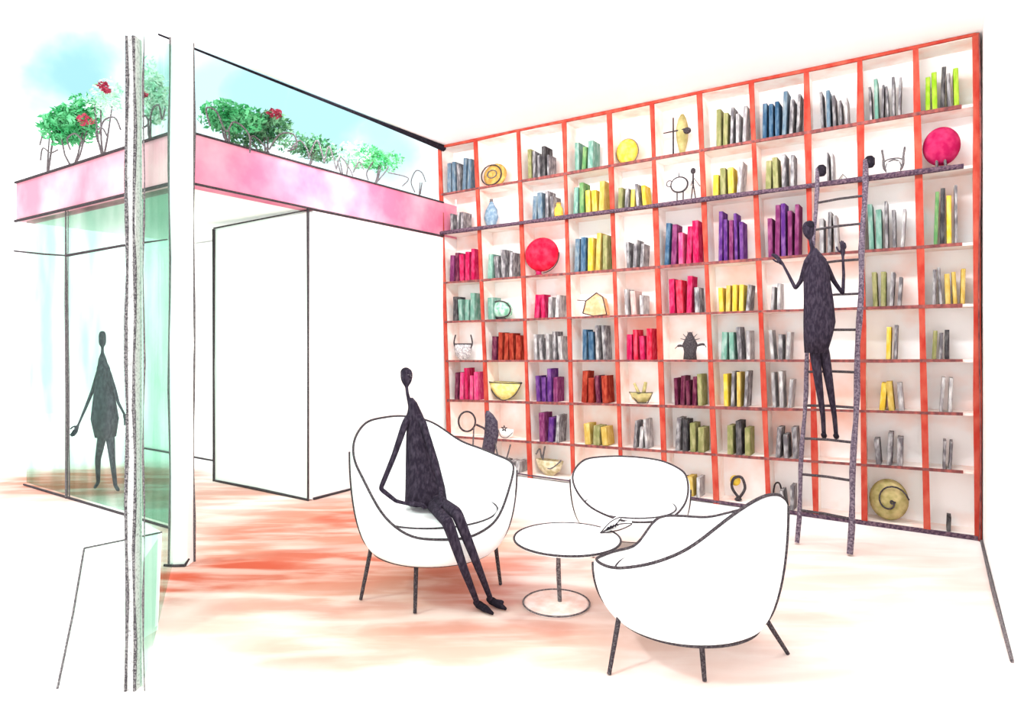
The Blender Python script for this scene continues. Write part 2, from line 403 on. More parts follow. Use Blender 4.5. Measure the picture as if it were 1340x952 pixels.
# white block with a raked end at the near left
pa = px(110, 718, 3.0); pb_ = px(222, 697, 3.0+.9)
bz = .46
Ya = F*(EYE-bz)/(718-HOR); A_ = Vector(((110-CX)/F*Ya, Ya, bz))
Yb = F*(EYE-bz)/(697-HOR); B_ = Vector(((212-CX)/F*Yb, Yb, bz))
fa = floor_pt(75, 902); 
dir_ = (B_-A_).normalized(); out = Vector((-dir_.y, dir_.x, 0))
fb = Vector((B_.x, B_.y, 0)) + (fa-Vector((A_.x, A_.y, 0)))*.35
blk = thing('tapered_bench', 'low white bench with a raked end behind the grey mullion', 'bench', ((A_.x+B_.x)/2, (A_.y+B_.y)/2, 0))
bm = bmesh.new()
hexa(bm, [fa, fb, fb+out*.42, fa+out*.42], [A_, B_, B_+out*.36, A_+out*.36]); link('body', bm, WHITE, blk)
for pts in ([A_, B_], [A_, (A_+fa)/2+Vector((.006, 0, 0)), fa]):
    bm = bmesh.new(); tube(bm, pts, .005, 6); link('edge_line', bm, LEADL, blk)

# ------------------------------------------------------------------ bookcase
DEP = .26
SH = [(190, 42), (254, 137), (305, 217), (370, 318), (421, 398), (472, 471), (523, 541), (570, 617), (612, 706)]   # y at x=578 and at x=1262
shelf = []
for a, b_ in SH:
    uL, zL = wall_uz(578, a); uR, zR = wall_uz(1262, b_)
    shelf.append((uL, zL, uR, zR))
def shz(r, u):
    uL, zL, uR, zR = shelf[r]
    v = max(0.0, zL+(zR-zL)*(u-uL)/(uR-uL)) if r < 8 else .03
    return min(v, 3.812)
UPX = [(575, 193, 588, 600), (622, 185, 639, 590), (678, 172, 693, 610), (738, 160, 750, 630), (797, 146, 812, 600), (853, 137, 869, 610), (915, 123, 937, 650), (983, 108, 1005, 645), (1055, 90, 1067, 650), (1125, 75, 1130, 560), (1198, 58, 1210, 560), (1277, 42, 1280, 700)]
upr = []
for x0, y0, x1, y1 in UPX:
    ua, za = wall_uz(x0, y0); ub, zb = wall_uz(x1, y1)
    upr.append((ua, za, ub, zb))
def upu(c, z):
    ua, za, ub, zb = upr[c]
    return ua+(ub-ua)*(z-za)/(zb-za)
bc = thing('bookcase', 'huge wall bookcase with orange-red uprights filled with colourful books', 'bookcase', UN(2.6, NB, 0), ROT)
def slanted(bm, u0a, u1a, za, u0b, u1b, zb, n0, n1):
    hexa(bm, [UN(u0a, n0, za), UN(u1a, n0, za), UN(u1a, n1, za), UN(u0a, n1, za)], [UN(u0b, n0, zb), UN(u1b, n0, zb), UN(u1b, n1, zb), UN(u0b, n1, zb)])
TH = .045
for c in range(12):
    # board with a thinner pale body, its front strip painted orange
    ztop = shz(0, upu(c, 3.8))
    t = TH if c not in (0,) else .05
    N = 7; bm = bmesh.new(); bm2 = bmesh.new()
    rnd = random.Random(c)
    slanted(bm, upu(c, 0)-.009, upu(c, 0)+.009, 0.0, upu(c, ztop)-.009, upu(c, ztop)+.009, ztop, NB+.012, NB+DEP)
    wv = [t/2*(.75+.5*rnd.random()) for _ in range(N+1)]
    for k in range(N):
        z0, z1 = ztop*k/N, ztop*(k+1)/N
        slanted(bm2, upu(c, z0)-wv[k], upu(c, z0)+wv[k], z0, upu(c, z1)-wv[k+1], upu(c, z1)+wv[k+1], z1, NB-.004, NB+.012)
    o = link('upright', bm, BOARD, bc); link('edge_strip', bm2, ORANGE, o)
for r in range(9):
    uL, uR = (upu(0, shz(r, 0)), upu(11, shz(r, 5)))
    uR2 = uR - (.09 if 0 < r < 8 else 0)
    bm = bmesh.new(); bm2 = bmesh.new()
    zl, zr = shz(r, uL), shz(r, uR)
    if r == 8: zl = zr = .03
    hexa(bm, [UN(uL, NB+.014, zl-.02), UN(uR, NB+.014, zr-.02), UN(uR, NB+DEP, zr-.02), UN(uL, NB+DEP, zl-.02)], [UN(uL, NB+.014, zl), UN(uR, NB+.014, zr), UN(uR, NB+DEP, zr), UN(uL, NB+DEP, zl)])
    o = link('shelf', bm, BOARD, bc)
    N = 10; rnd = random.Random(40+r); tks = [.021*(.7+.6*rnd.random()) for _ in range(N+1)]
    if r == 8: tks = [.006]*4+[.012, .014, .018, .022, .03, .03, .028]
    for k in range(N):
        a, b_ = uL+(uR2-uL)*k/N, uL+(uR2-uL)*(k+1)/N
        za, zb = zl+(zr-zl)*(a-uL)/(uR-uL), zl+(zr-zl)*(b_-uL)/(uR-uL)
        ta, tb = tks[k], tks[k+1]
        if r == 8: za = zb = .03
        hexa(bm2, [UN(a, NB-.008, za-ta), UN(b_, NB-.008, zb-tb), UN(b_, NB+.013, zb-tb), UN(a, NB+.013, za-ta)], [UN(a, NB-.008, za+.004), UN(b_, NB-.008, zb+.004), UN(b_, NB+.013, zb+.004), UN(a, NB+.013, za+.004)])
    link('edge_strip', bm2, ORANGE if r == 0 else (RAILM if r == 8 else SHELFM), o)
bm = bmesh.new(); unbox(bm, 0, 5.17, NB+DEP, NB+DEP+.015, 0, 3.82); link('back_panel', bm, BACKP, bc)
# corner post lines on the right end
bm = bmesh.new(); tube(bm, [UN(5.165+.006*math.sin(k), NB-.015, k*3.8/10) for k in range(11)], .005, 6); link('end_line', bm, SHELFM, bc)
# the ladder rail
u0r, u1r = -.05, upu(11, 2.8)-.08
bm = bmesh.new(); hz_ = lambda u: shz(2, u)-.012
tube(bm, [UN(u0r+(u1r-u0r)*k/12, NB-.045, hz_(u0r+(u1r-u0r)*k/12)) for k in range(13)], [.022+.004*math.sin(k*1.9) for k in range(13)], 8)
rl = link('ladder_rail', bm, RAILM, bc)
for k in range(6):
    u = .1+k*.98; bm = bmesh.new(); tube(bm, [UN(u, NB-.045, hz_(u)), UN(u, NB+.005, hz_(u))], .009, 6); link('rail_bracket', bm, RAILM, rl)

# ------------------------------------------------------------------ books
COL = dict(bg=('slate blue', (98, 122, 142), (150, 160, 165)), gr=('pencil grey', (112, 106, 110), (200, 196, 196)), gl=('pale grey', (160, 154, 156), (226, 222, 220)),
           dk=('dark grey', (62, 58, 62), (120, 116, 116)), tl=('sage green', (112, 158, 142), (168, 190, 180)), gn=('leaf green', (96, 146, 92), (150, 176, 120)),
           ol=('olive', (138, 138, 88), (182, 174, 128)), yl=('yellow', (230, 190, 62), (240, 216, 124)), mu=('mustard', (204, 170, 84), (226, 200, 130)),
           cr=('crimson', (186, 24, 76), (222, 80, 120)), rd=('scarlet', (210, 28, 58), (236, 90, 110)), pk=('rose pink', (220, 62, 122), (236, 120, 150)),
           mg=('plum', (116, 46, 92), (158, 90, 130)), pu=('purple', (88, 44, 118), (136, 92, 150)), br=('brick red', (146, 44, 34), (190, 84, 62)),
           lm=('lime green', (146, 190, 40), (196, 212, 90)), bl=('dark blue', (56, 88, 118), (112, 138, 158)), ma=('maroon', (92, 32, 58), (140, 80, 96)), pe=('dusty pink', (206, 166, 160), (232, 204, 196)))
def cm(k): return mat('book_'+COL[k][0].replace(' ', '_'), tuple(int(v*.9) for v in COL[k][1]), tuple(int(v*.92) for v in COL[k][2]), 34, .42, .72, stretch=(1, 1, .35))
SPEC = {
 (0,0): (.10,.85,.62,'bg bg gr bg bg'), (0,2): (.12,.68,.55,'ol gr gr dk gr'), (0,3): (.15,.62,.58,'tl gn tl'), (0,6): (.25,.92,.62,'ol ol gr gl gl'),
 (0,7): (.10,.92,.75,'bl bl bl bg gr gr'), (0,8): (.2,.85,.55,'gr bg gr gr gl'), (0,9): (.10,.78,.6,'gr tl gr gr gr gr'), (0,10): (.08,.78,.58,'lm lm dk gr lm'),
 (1,0): (.15,.6,.6,'gr gr gr'), (1,2): (.18,.78,.62,'bg bg gr gr'), (1,3): (.08,.85,.68,'tl gn yl yl mu'), (1,4): (.06,.85,.48,'ol gr yl gr yl'),
 (1,6): (.12,.78,.6,'yl ol yl gl'), (1,7): (.12,.8,.66,'ol ol gr gr'), (1,8): (.32,.5,.66,'gr gl'),
 (2,0): (.08,.85,.66,'mg ma cr cr cr'), (2,1): (.08,.8,.56,'tl gr gr gr'), (2,3): (.06,.9,.7,'bg bl yl mu ol'), (2,4): (.22,.72,.5,'gr gr gr'),
 (2,5): (.06,.9,.68,'bl mg pk cr cr'), (2,6): (.2,.76,.72,'pu pu mg pu pu'), (2,7): (.14,.84,.76,'mg mg pu mg mg'), (2,8): (.1,.62,.6,'gl gr gl'),
 (2,9): (.06,.8,.66,'tl tl gr gr gl'), (2,10): (.18,.74,.74,'gn dk yl gr'),
 (3,0): (.15,.8,.68,'dk tl tl tl'), (3,1): (.06,.26,.7,'tl'), (3,2): (.15,.82,.6,'cr cr gl gl'), (3,4): (.12,.7,.55,'gl pe gl'), (3,5): (.14,.9,.7,'cr rd cr gr'),
 (3,6): (.15,.85,.6,'yl mu yl yl gr'), (3,7): (.12,.42,.5,'gl gl'), (3,9): (.12,.72,.64,'ol ol gr gr'), (3,10): (.12,.86,.66,'gr gr mu mu mu'),
 (4,1): (.1,.9,.72,'ma br br br br'), (4,2): (.1,.88,.66,'gl gr gl gr gl'), (4,3): (.2,.82,.74,'bl bl gr gr'), (4,4): (.16,.84,.7,'cr rd cr rd'),
 (4,6): (.15,.85,.7,'tl tl gr gl'), (4,7): (.08,.6,.6,'gl gr gl'), (4,9): (.36,.62,.68,'yl gr'), (4,10): (.1,.52,.66,'ol gr dk'),
 (5,0): (.12,.82,.74,'ma pk cr pk pk'), (5,2): (.15,.7,.76,'pu pu pu mg'), (5,3): (.15,.82,.68,'br br ma br'), (5,5): (.2,.85,.7,'ma ma ma ma ol'),
 (5,6): (.18,.72,.75,'yl gr mu gr'), (5,7): (.08,.6,.7,'gl gl gl'), (5,9): (.2,.75,.64,'yl mu gl'), (5,10): (.2,.6,.62,'gl gl'),
 (6,2): (.2,.75,.7,'mg pu gr'), (6,3): (.2,.8,.5,'mu ol mu'), (6,4): (.22,.7,.62,'gr gl gl'), (6,5): (.16,.85,.72,'gr dk ol ol'), (6,6): (.2,.75,.72,'ol dk ol'),
 (6,7): (.1,.72,.58,'gr gr gr'), (6,9): (.12,.7,.62,'gr gr gr'), (6,10): (.28,.55,.5,'gr gr'),
 (7,1): (.2,.8,.45,'gr gl gl'), (7,3): (.25,.7,.25,'mu mu'), (7,4): (.2,.65,.5,'gr gl'), (7,5): (.25,.75,.5,'gr mu gl'), (7,7): (.2,.6,.45,'gr gr'), (7,10): (.35,.5,.22,'dk'),
}
ORD = ['first', 'second', 'third', 'fourth', 'fifth', 'sixth', 'seventh', 'eighth', 'ninth', 'tenth', 'eleventh']
NUM = ['none', 'one', 'two', 'three', 'four', 'five', 'six']
ROWN = ['top row', 'second row', 'third row', 'fourth row', 'fifth row', 'sixth row', 'seventh row', 'bottom row']
BOOKN = 0
def book_mesh(w_, h, d, lean):
    """closed book standing on z=0, spine to -y; rounded spine, cover boards proud of the pages"""
    bm = bmesh.new()
    prof = []
    k = 5
    for i in range(k+1):
        a = math.pi*i/k
        prof.append((-w_/2*math.cos(a), -d/2-.006*math.sin(a)))
    prof += [(w_/2, d/2), (w_/2-w_*.18, d/2), (w_/2-w_*.18, d/2-.006), (-w_/2+w_*.18, d/2-.006), (-w_/2+w_*.18, d/2), (-w_/2, d/2)]
    lo = [bm.verts.new((x, y, 0)) for x, y in prof]; hi = [bm.verts.new((x*1.0, y, h)) for x, y in prof]
    n = len(prof)
    bm.faces.new(lo[::-1]); bm.faces.new(hi)
    for i in range(n): bm.faces.new((lo[i], lo[(i+1) % n], hi[(i+1) % n], hi[i]))
    M = Matrix.Rotation(lean, 4, 'Y'); bm.transform(M)
    mz = min(v.co.z for v in bm.verts)
    bmesh.ops.translate(bm, verts=bm.verts, vec=(0, 0, -mz))
    return bm
for (r, c), (f0, f1, hf, cols) in SPEC.items():
    cols = cols.split(); n = len(cols)
    zz = shz(r+1, (upr[c][0]+upr[c+1][0])/2)
    ul, ur = upu(c, zz+.1)+.022, upu(c+1, zz+.1)-.022
    Wd = ur-ul; cellh = shz(r, ul)-shz(r+1, ul)-.03
    rnd = random.Random(r*31+c)
    pitch = (f1-f0)*Wd/n
    for i, k in enumerate(cols):
        bw = pitch*(.56+.2*rnd.random()); u = ul+f0*Wd+pitch*(i+.5)
        if k in ('gr', 'gl'): bw *= .72
        h = cellh*min(.88, hf*(.78+.38*rnd.random()))
        lim = max(0, (pitch-bw)*.7/h)
        lean = max(-.13, min(.13, rnd.uniform(-1, 1)*lim*1.0))
        bm = book_mesh(bw, h, .15+.03*rnd.random(), lean)
        o = link('book', bm, cm(k))
        o.location = UN(u, NB+.10+.012*rnd.random(), shz(r+1, u)+.0015 + abs(shelf[r+1][3]-shelf[r+1][1])/5.1*bw*.6*(1 if r < 7 else 0)); o.rotation_euler = (0, 0, ROT)
        place = 'only one' if n == 1 else f'{ORD[i]} of {NUM[n]}'
        tag(o, f'{COL[k][0]} book, {place}, {ROWN[r]}, {ORD[c]} column from the pink beam', 'book', f'books in the {ROWN[r]} of the bookcase')
        BOOKN += 1
print('books', BOOKN)

# ------------------------------------------------------------------ ornaments on the shelves
def spot(x, r, dn=.11):
    """place on shelf below row r under image column x"""
    u, _ = wall_uz(x, 450, NB+dn)
    return UN(u, NB+dn, shz(r+1, u)+.003), u
def scale_at(x):
    u, _ = wall_uz(x, 450, NB+.1); return UN(u, NB+.1).y/F       # metres per pixel
def hoop(bm, cx_, cz, rx, rz, rad, base, n=28, y=0, a0=0, a1=2*math.pi):
    pts = [(cx_+rx*math.cos(a0+(a1-a0)*k/n), y, cz+rz*math.sin(a0+(a1-a0)*k/n)) for k in range(n+1)]
    tube(bm, pts, rad, 6)
def orn(name, label, cat, x, r, dn=.11):
    p, u = spot(x, r, dn); o = thing(name, label, cat, p, ROT, 'ornaments in the bookcase')
    u2 = wall_uz(x+1, 450, NB+dn)[0]; o.scale = (max(.6, min(1.5, (u2-u)/(p.y/F))), 1, 1)
    return o, scale_at(x)
def lpart(name, bm, m, par, smooth=True):
    """part given in the parent's own axes"""
    o = link(name, bm, m, None, smooth); o.parent = par; return o
# gold plate with a face ring
o, s = orn('gold_plate', 'round gold plate with a drawn ring, standing in the top row', 'plate', 648, 0)
def disc(rx, rz, th, m, par, name, cz, cx_=0, y=0):
    bm = bmesh.new(); prof = [(1e-4, -1), (.5, -.95), (.86, -.6), (1, 0), (.86, .6), (.5, .95), (1e-4, 1)]
    lathe(bm, [(a*rx, b*th) for a, b in prof], seg=32)
    bm.transform(Matrix.Translation((cx_, y, cz)) @ Matrix.Diagonal((1, 1, rz/rx, 1)) @ Matrix.Rotation(math.pi/2, 4, 'X'))
    return lpart(name, bm, m, par)
GOLD = mat('gold_wash', (178, 138, 70), (216, 182, 104), 22, .4, .7)
YEL = mat('yellow_wash', (222, 184, 60), (230, 206, 110), 20, .4, .7)
CRIM = mat('crimson_wash', (164, 24, 74), (196, 60, 104), 14, .4, .75)
REDW = mat('red_wash', (200, 20, 50), (224, 60, 84), 12, .4, .75)
OLIV = mat('olive_wash', (152, 142, 88), (196, 178, 128), 16, .35, .7)
SAGE = mat('sage_wash', (112, 168, 140), (190, 214, 200), 20, .4, .65)
PEACH = mat('peach_wash', (222, 160, 116), (230, 196, 160), 18, .4, .7)
BLUE = mat('blue_grey_wash', (110, 136, 158), (160, 176, 188), 26, .4, .7)
disc(15*s, 15*s, .03, GOLD, o, 'dish', 16*s)
bm = bmesh.new(); hoop(bm, -3*s, 16*s, 13*s, 13*s, .007, 0, y=-.034); lpart('rim_line', bm, LEAD, o)
bm = bmesh.new(); hoop(bm, -2*s, 17*s, 6*s, 5*s, .006, 0, y=-.036); lpart('face_line', bm, LEADL, o)
# yellow disc
o, s = orn('yellow_sphere', 'bright yellow round ornament with a pencil rim in the top row', 'ornament', 821, 0)
disc(14*s, 17*s, .07, YEL, o, 'ball', 17*s+.002)
bm = bmesh.new(); hoop(bm, 0, 17*s+.002, 14.3*s, 17*s, .005, 0); lpart('rim_line', bm, LEADL, o)
# cross figure with olive vase
o, s = orn('cross_figure', 'thin dark cross-shaped figure with olive body in the top row', 'figurine', 883, 0)
bm = bmesh.new(); tube(bm, [(-2*s, 0, 0), (-2*s, 0, 52*s)], [.008, .006], 6); lpart('upright_rod', bm, LEADD, o)
bm = bmesh.new(); tube(bm, [(-15*s, 0, 34*s), (14*s, -.01, 34*s), (20*s, 0, 30*s)], [.005, .009, .006], 6); lpart('cross_arm', bm, LEAD, o)
bm = bmesh.new(); lathe(bm, [(3*s, 0), (4*s, 8*s), (7*s, 22*s), (8*s, 36*s), (5*s, 50*s), (2*s, 56*s)], at=(8*s, .04, 0), seg=16); lpart('body', bm, OLIV, o)
bm = bmesh.new(); lathe(bm, ball_prof(5*s, 4*s), at=(16*s, -.0, 28*s), seg=12); lpart('head', bm, LEAD, o)
# blue vase
o, s = orn('blue_vase', 'blue-grey pointed oval vase in the second row', 'vase', 643, 1)
bm = bmesh.new(); lathe(bm, [(3*s, 0), (6*s, 5*s), (8.5*s, 14*s), (7*s, 24*s), (3*s, 32*s), (1.5*s, 36*s)], seg=20, sy=.8); lpart('body', bm, BLUE, o)
bm = bmesh.new(); lathe(bm, [(2.4*s, 0), (1.5*s, 2*s), (2.2*s, 3*s)], at=(0, 0, 35*s), seg=14); lpart('lip', bm, LEADL, o)
# orange jar beside
o, s = orn('orange_jar', 'small round orange-yellow jar in the second row', 'jar', 731, 1, .06)
bm = bmesh.new(); lathe(bm, [(3*s, 0), (5.5*s, 5*s), (5*s, 13*s), (2.5*s, 17*s), (3*s, 19*s)], seg=18); lpart('body', bm, mat('orange_wash', (240, 168, 60), (246, 200, 100), 20), o)
bm = bmesh.new(); lathe(bm, [(3.2*s, 0), (2.5*s, 2*s), (1e-4, 2.6*s)], at=(0, 0, 19*s), seg=16); lpart('lid', bm, GOLD, o)
# round animal and a thin figure
o, s = orn('round_animal_figurine', 'white round-bodied animal figurine on two thin legs in the second row', 'figurine', 889, 1)
bm = bmesh.new(); lathe(bm, ball_prof(10*s, 9*s), at=(0, 0, 17*s), seg=22, sy=.7); lpart('body', bm, WHITE, o)
bm = bmesh.new(); hoop(bm, 0, 26*s, 11*s, 10*s, .008, 0); lpart('outline', bm, LEAD, o)
for dx in (-3, 5):
    bm = bmesh.new(); tube(bm, [(dx*s, 0, 0), (dx*s, 0, 18*s)], .006, 6); lpart('leg', bm, LEAD, o)
bm = bmesh.new(); hoop(bm, -13*s, 29*s, 4*s, 4*s, .006, 0, 14); lpart('head', bm, LEADL, o)
bm = bmesh.new(); tube(bm, [(0, 0, 35*s), (-1*s, 0, 43*s)], [.006, .003], 6); lpart('tuft', bm, LEAD, o)
o, s = orn('stick_figurine', 'thin dark wire figurine of a walker beside the round animal figurine', 'figurine', 907, 1, .09)
bm = bmesh.new(); tube(bm, [(0, 0, 24*s), (0, 0, 38*s)], [.010, .008], 6); lpart('torso', bm, LEAD, o)
bm = bmesh.new(); lathe(bm, ball_prof(3.4*s, 4*s), at=(0, 0, 37*s), seg=12); lpart('head', bm, LEAD, o)
for dx in (-3, 4):
    bm = bmesh.new(); tube(bm, [(dx*s, 0, 0), (0, 0, 25*s)], .006, 6); lpart('leg', bm, LEAD, o)
bm = bmesh.new(); tube(bm, [(-3*s, 0, 22*s), (0, 0, 33*s), (9*s, 0, 20*s)], .005, 6); lpart('arm', bm, LEADL, o)
# little tent
o, s = orn('folded_card', 'tiny white folded card standing like a tent in the second row', 'card', 1103, 1, .08)
bm = bmesh.new(); tube(bm, [(-9*s, 0, .004), (0, 0, 12*s), (9*s, 0, .004)], .004, 6); lpart('fold_line', bm, LEADL, o)
bm = bmesh.new(); 
for y in (-.03,):
    vs = [(-9*s, .002, 0), (0, .002, 12*s), (9*s, .002, 0), (-9*s, .07, 0), (0, .07, 12*s), (9*s, .07, 0)]
v = [bm.verts.new(p) for p in vs]; bm.faces.new((v[0], v[1], v[4], v[3])); bm.faces.new((v[1], v[2], v[5], v[4]))
oo = lpart('sheet', bm, WHITE, o, False); sm = oo.modifiers.new('thick', 'SOLIDIFY'); sm.thickness = .003
# lyre vase
o, s = orn('lyre_vase', 'pencil grey lyre-shaped vase with two horns in the second row', 'vase', 1169, 1)
for sx in (-1, 1):
    bm = bmesh.new(); tube(bm, spline([(sx*3*s, 0, 3*s), (sx*12*s, 0, 14*s), (sx*13*s, 0, 26*s), (sx*15*s, 0, 38*s)], 5), [.012]*10+[.010]*6, 7); lpart('horn', bm, LEADL, o)
bm = bmesh.new(); hoop(bm, 0, 13*s, 10*s, 10*s, .007, 0); hoop(bm, 0, 22*s, 11*s, 3*s, .006, 0, a0=0, a1=math.pi); lpart('ring', bm, LEADL, o)
bm = bmesh.new(); lathe(bm, [(3*s, 0), (9*s, 5*s), (10*s, 13*s), (8*s, 20*s)], seg=20, sy=.5); lpart('bowl', bm, WHITE, o)
# crimson globe tree
o, s = orn('crimson_ball_tree', 'large crimson globe of a potted ornament in the second row by the right end', 'ornament', 1232, 1, .02)
bm = bmesh.new(); lathe(bm, ball_prof(25*s, 25*s, 18), at=(0, .05, 6*s), seg=36, sy=.6); lpart('globe', bm, CRIM, o)
bm = bmesh.new(); tube(bm, [(-6*s, 0, .0), (-6*s, .01, 14*s)], .012, 8); tube(bm, [(6*s, 0, .0), (4*s, .01, 14*s)], .012, 8); lpart('stem', bm, LEADL, o)
bm = bmesh.new(); lathe(bm, [(10*s, 0), (10*s, 1.5*s), (8*s, 2.2*s)], seg=20, sy=.6); lpart('base', bm, LEAD, o)
# red balloon
o, s = orn('red_globe', 'large bright red globe vase in the third row', 'vase', 709, 2, .06)
bm = bmesh.new(); lathe(bm, ball_prof(21*s, 22*s, 18), at=(0, 0, 5*s), seg=36, sy=.6); lpart('globe', bm, REDW, o)
bm = bmesh.new(); lathe(bm, [(6*s, 0), (3*s, 3*s), (5*s, 8*s)], at=(-4*s, 0, 0), seg=16, sy=.6); lpart('foot', bm, CRIM, o)
bm = bmesh.new(); tube(bm, [(22*s*math.cos(a), -.0, 26*s+23*s*math.sin(a)) for a in [-1.5+.1*k for k in range(17)]], .005, 6); lpart('outline', bm, LEAD, o)
# sage box teapot
o, s = orn('sage_teapot', 'squat sage green pot with dark outline in the fourth row', 'pot', 657, 3)
bm = bmesh.new(); lathe(bm, [(6*s, 2*s), (12*s, 6*s), (13*s, 14*s), (9*s, 22*s), (3*s, 24*s)], seg=24, sy=.7); lpart('body', bm, SAGE, o)
bm = bmesh.new(); tube(bm, spline([(-8*s, 0, 3*s), (-13*s, 0, 9*s), (-12*s, 0, 19*s), (-3*s, 0, 24*s), (8*s, 0, 22*s), (14*s, 0, 13*s), (9*s, 0, 4*s)], 4, True), .007, 6)
bm.transform(Matrix.Translation((0, -.05, 0))); lpart('outline', bm, LEAD, o)
bm = bmesh.new(); lathe(bm, [(6*s, 0), (4*s, 2.5*s)], seg=16); lpart('foot', bm, LEADL, o)
# faceted peach box
o, s = orn('faceted_box', 'tilted peach faceted box with dark outline in the fourth row', 'box', 780, 3)
bm = bmesh.new(); pts = [(-14, 4), (0, 0), (17, 2), (12, 24), (4, 30), (-10, 20)]
a = [bm.verts.new((x*s, -.06, y*s)) for x, y in pts]; b_ = [bm.verts.new((x*s*.9, .06, y*s*.95)) for x, y in pts]
bm.faces.new(a); bm.faces.new(b_[::-1])
for i in range(6): bm.faces.new((a[i], a[(i+1) % 6], b_[(i+1) % 6], b_[i]))
lpart('body', bm, PEACH, o, False)
bm = bmesh.new(); q = [(x*s, -.062, y*s+.003) for x, y in pts]; tube(bm, q+[q[0]], .006, 6); tube(bm, [q[5], (-22*s, -.05, 22*s)], .005, 6); lpart('outline', bm, LEAD, o)
# urn
o, s = orn('grey_urn', 'pencil grey urn with two handles in the fifth row', 'urn', 606, 4)
bm = bmesh.new(); lathe(bm, [(4*s, 0), (9*s, 6*s), (10.5*s, 14*s), (9.5*s, 21*s)], seg=22, sy=.8); lpart('body', bm, mat('urn_grain', (150, 144, 148), (225, 222, 220), 60, .4, .65), o)
bm = bmesh.new(); hoop(bm, 0, 0, 9.5*s, 9.5*s*.8, .006, 0); bm.transform(Matrix.Translation((0, 0, 21*s)) @ Matrix.Rotation(math.pi/2, 4, 'X')); lpart('rim', bm, LEAD, o)
for sx in (-1, 1):
    bm = bmesh.new(); tube(bm, spline([(sx*9*s, 0, 14*s), (sx*12*s, 0, 22*s), (sx*10*s, 0, 33*s)], 5), .007, 6); lpart('handle', bm, LEAD, o)
# star sculpture
o, s = orn('star_sculpture', 'dark grey star-topped sculpture on a wide plate in the fifth row', 'sculpture', 903, 4)
bm = bmesh.new(); lathe(bm, [(9*s, 0), (8*s, 10*s), (10*s, 20*s), (6*s, 28*s), (2*s, 36*s)], seg=14, sy=.6); lpart('body', bm, LEAD, o)
bm = bmesh.new(); tube(bm, spline([(-20*s, 0, 14*s), (-14*s, 0, 18*s), (0, -.01, 16*s), (16*s, 0, 20*s), (21*s, 0, 16*s)], 5), [.004]*4+[.012]*13+[.004]*4, 7); lpart('arms', bm, LEAD, o)
bm = bmesh.new()
for k in range(6):
    a = math.pi*(k+.5)/6; tube(bm, [(0, 0, 24*s), (13*s*math.cos(a), 0, 24*s+13*s*math.sin(a))], [.010, .003], 6)
lpart('rays', bm, LEADL, o)
# yellow bowl
o, s = orn('yellow_bowl', 'wide yellow bowl with dark rim in the sixth row', 'bowl', 661, 5)
bm = bmesh.new(); bp = [(4*s, 0), (12*s, 6*s), (17*s, 13*s), (21*s, 23*s)]; lathe(bm, bp+[(19.5*s, 23*s), (15*s, 13*s), (2*s, 4*s)], seg=28, sy=.5); lpart('body', bm, mat('bowl_wash', (224, 206, 110), (240, 228, 160), 20), o)
bm = bmesh.new(); tube(bm, [(21*s*math.cos(a), 21*s*.5*math.sin(a), 23*s) for a in [k*math.pi/14 for k in range(29)]], .006, 6)
tube(bm, spline([(-21*s, 0, 23*s), (-15*s, -.02, 9*s), (-4*s, -.05, .01), (6*s, -.05, .01), (15*s, -.02, 9*s), (21*s, 0, 23*s)], 5), .006, 6); lpart('rim', bm, LEAD, o)
# olive boat bowl
o, s = orn('olive_boat_bowl', 'small olive boat-shaped bowl with raised handle in the sixth row', 'bowl', 839, 5)
bm = bmesh.new(); lathe(bm, [(5*s, 0), (12*s, 6*s), (15*s, 14*s), (13*s, 14*s), (3*s, 4*s)], seg=24, sy=.5); lpart('body', bm, OLIV, o)
bm = bmesh.new(); tube(bm, [(-15*s, -.01, 14*s), (0, -.06, 14*s), (15*s, 0, 15*s), (10*s, -.03, .01), (-2*s, -.05, .01), (-15*s, -.01, 14*s)], .006, 6); lpart('outline', bm, LEAD, o)
bm = bmesh.new(); tube(bm, [(0, 0, 6*s), (-9*s, 0, 26*s)], [.02, .012], 7); tube(bm, [(2*s, 0, 6*s), (6*s, 0, 28*s)], [.02, .016], 7); lpart('handle', bm, OLIV, o)
# small cup
o, s = orn('small_cup', 'tiny white cup marked with a star in the seventh row', 'cup', 663, 6)
bm = bmesh.new(); lathe(bm, [(4*s, 0), (8*s, 5*s), (9*s, 11*s), (7.6*s, 11*s), (2*s, 3*s)], seg=20, sy=.6); lpart('body', bm, WHITE, o)
bm = bmesh.new(); tube(bm, spline([(-9*s, -.03, 10*s), (-5*s, -.04, 2*s), (3*s, -.045, .01), (9*s, -.02, 8*s)], 5), .005, 6); lpart('outline', bm, LEADL, o)
bm = bmesh.new()
for k in range(5):
    a = math.pi/2+k*4*math.pi/5; b2 = a+4*math.pi/5; tube(bm, [(4*s*math.cos(a), -.05, 13*s+4*s*math.sin(a)), (4*s*math.cos(b2), -.05, 13*s+4*s*math.sin(b2))], .004, 5)
lpart('star', bm, LEAD, o)
# bird bowl, bottom row
o, s = orn('grey_bird_bowl', 'grey bowl shaped like a resting bird in the bottom row', 'bowl', 719, 7)
bm = bmesh.new(); lathe(bm, [(5*s, 0), (14*s, 8*s), (18*s, 20*s), (15*s, 20*s), (4*s, 7*s)], seg=24, sy=.45); lpart('body', bm, mat('bird_wash', (176, 160, 120), (222, 208, 180), 20), o)
bm = bmesh.new(); tube(bm, spline([(-16*s, -.03, 26*s), (-11*s, -.03, 34*s), (-8*s, -.03, 22*s), (-4*s, -.03, 38*s), (-6*s, -.04, 18*s), (4*s, -.05, 10*s), (17*s, -.03, 22*s)], 5), .008, 6); lpart('neck', bm, LEADL, o)
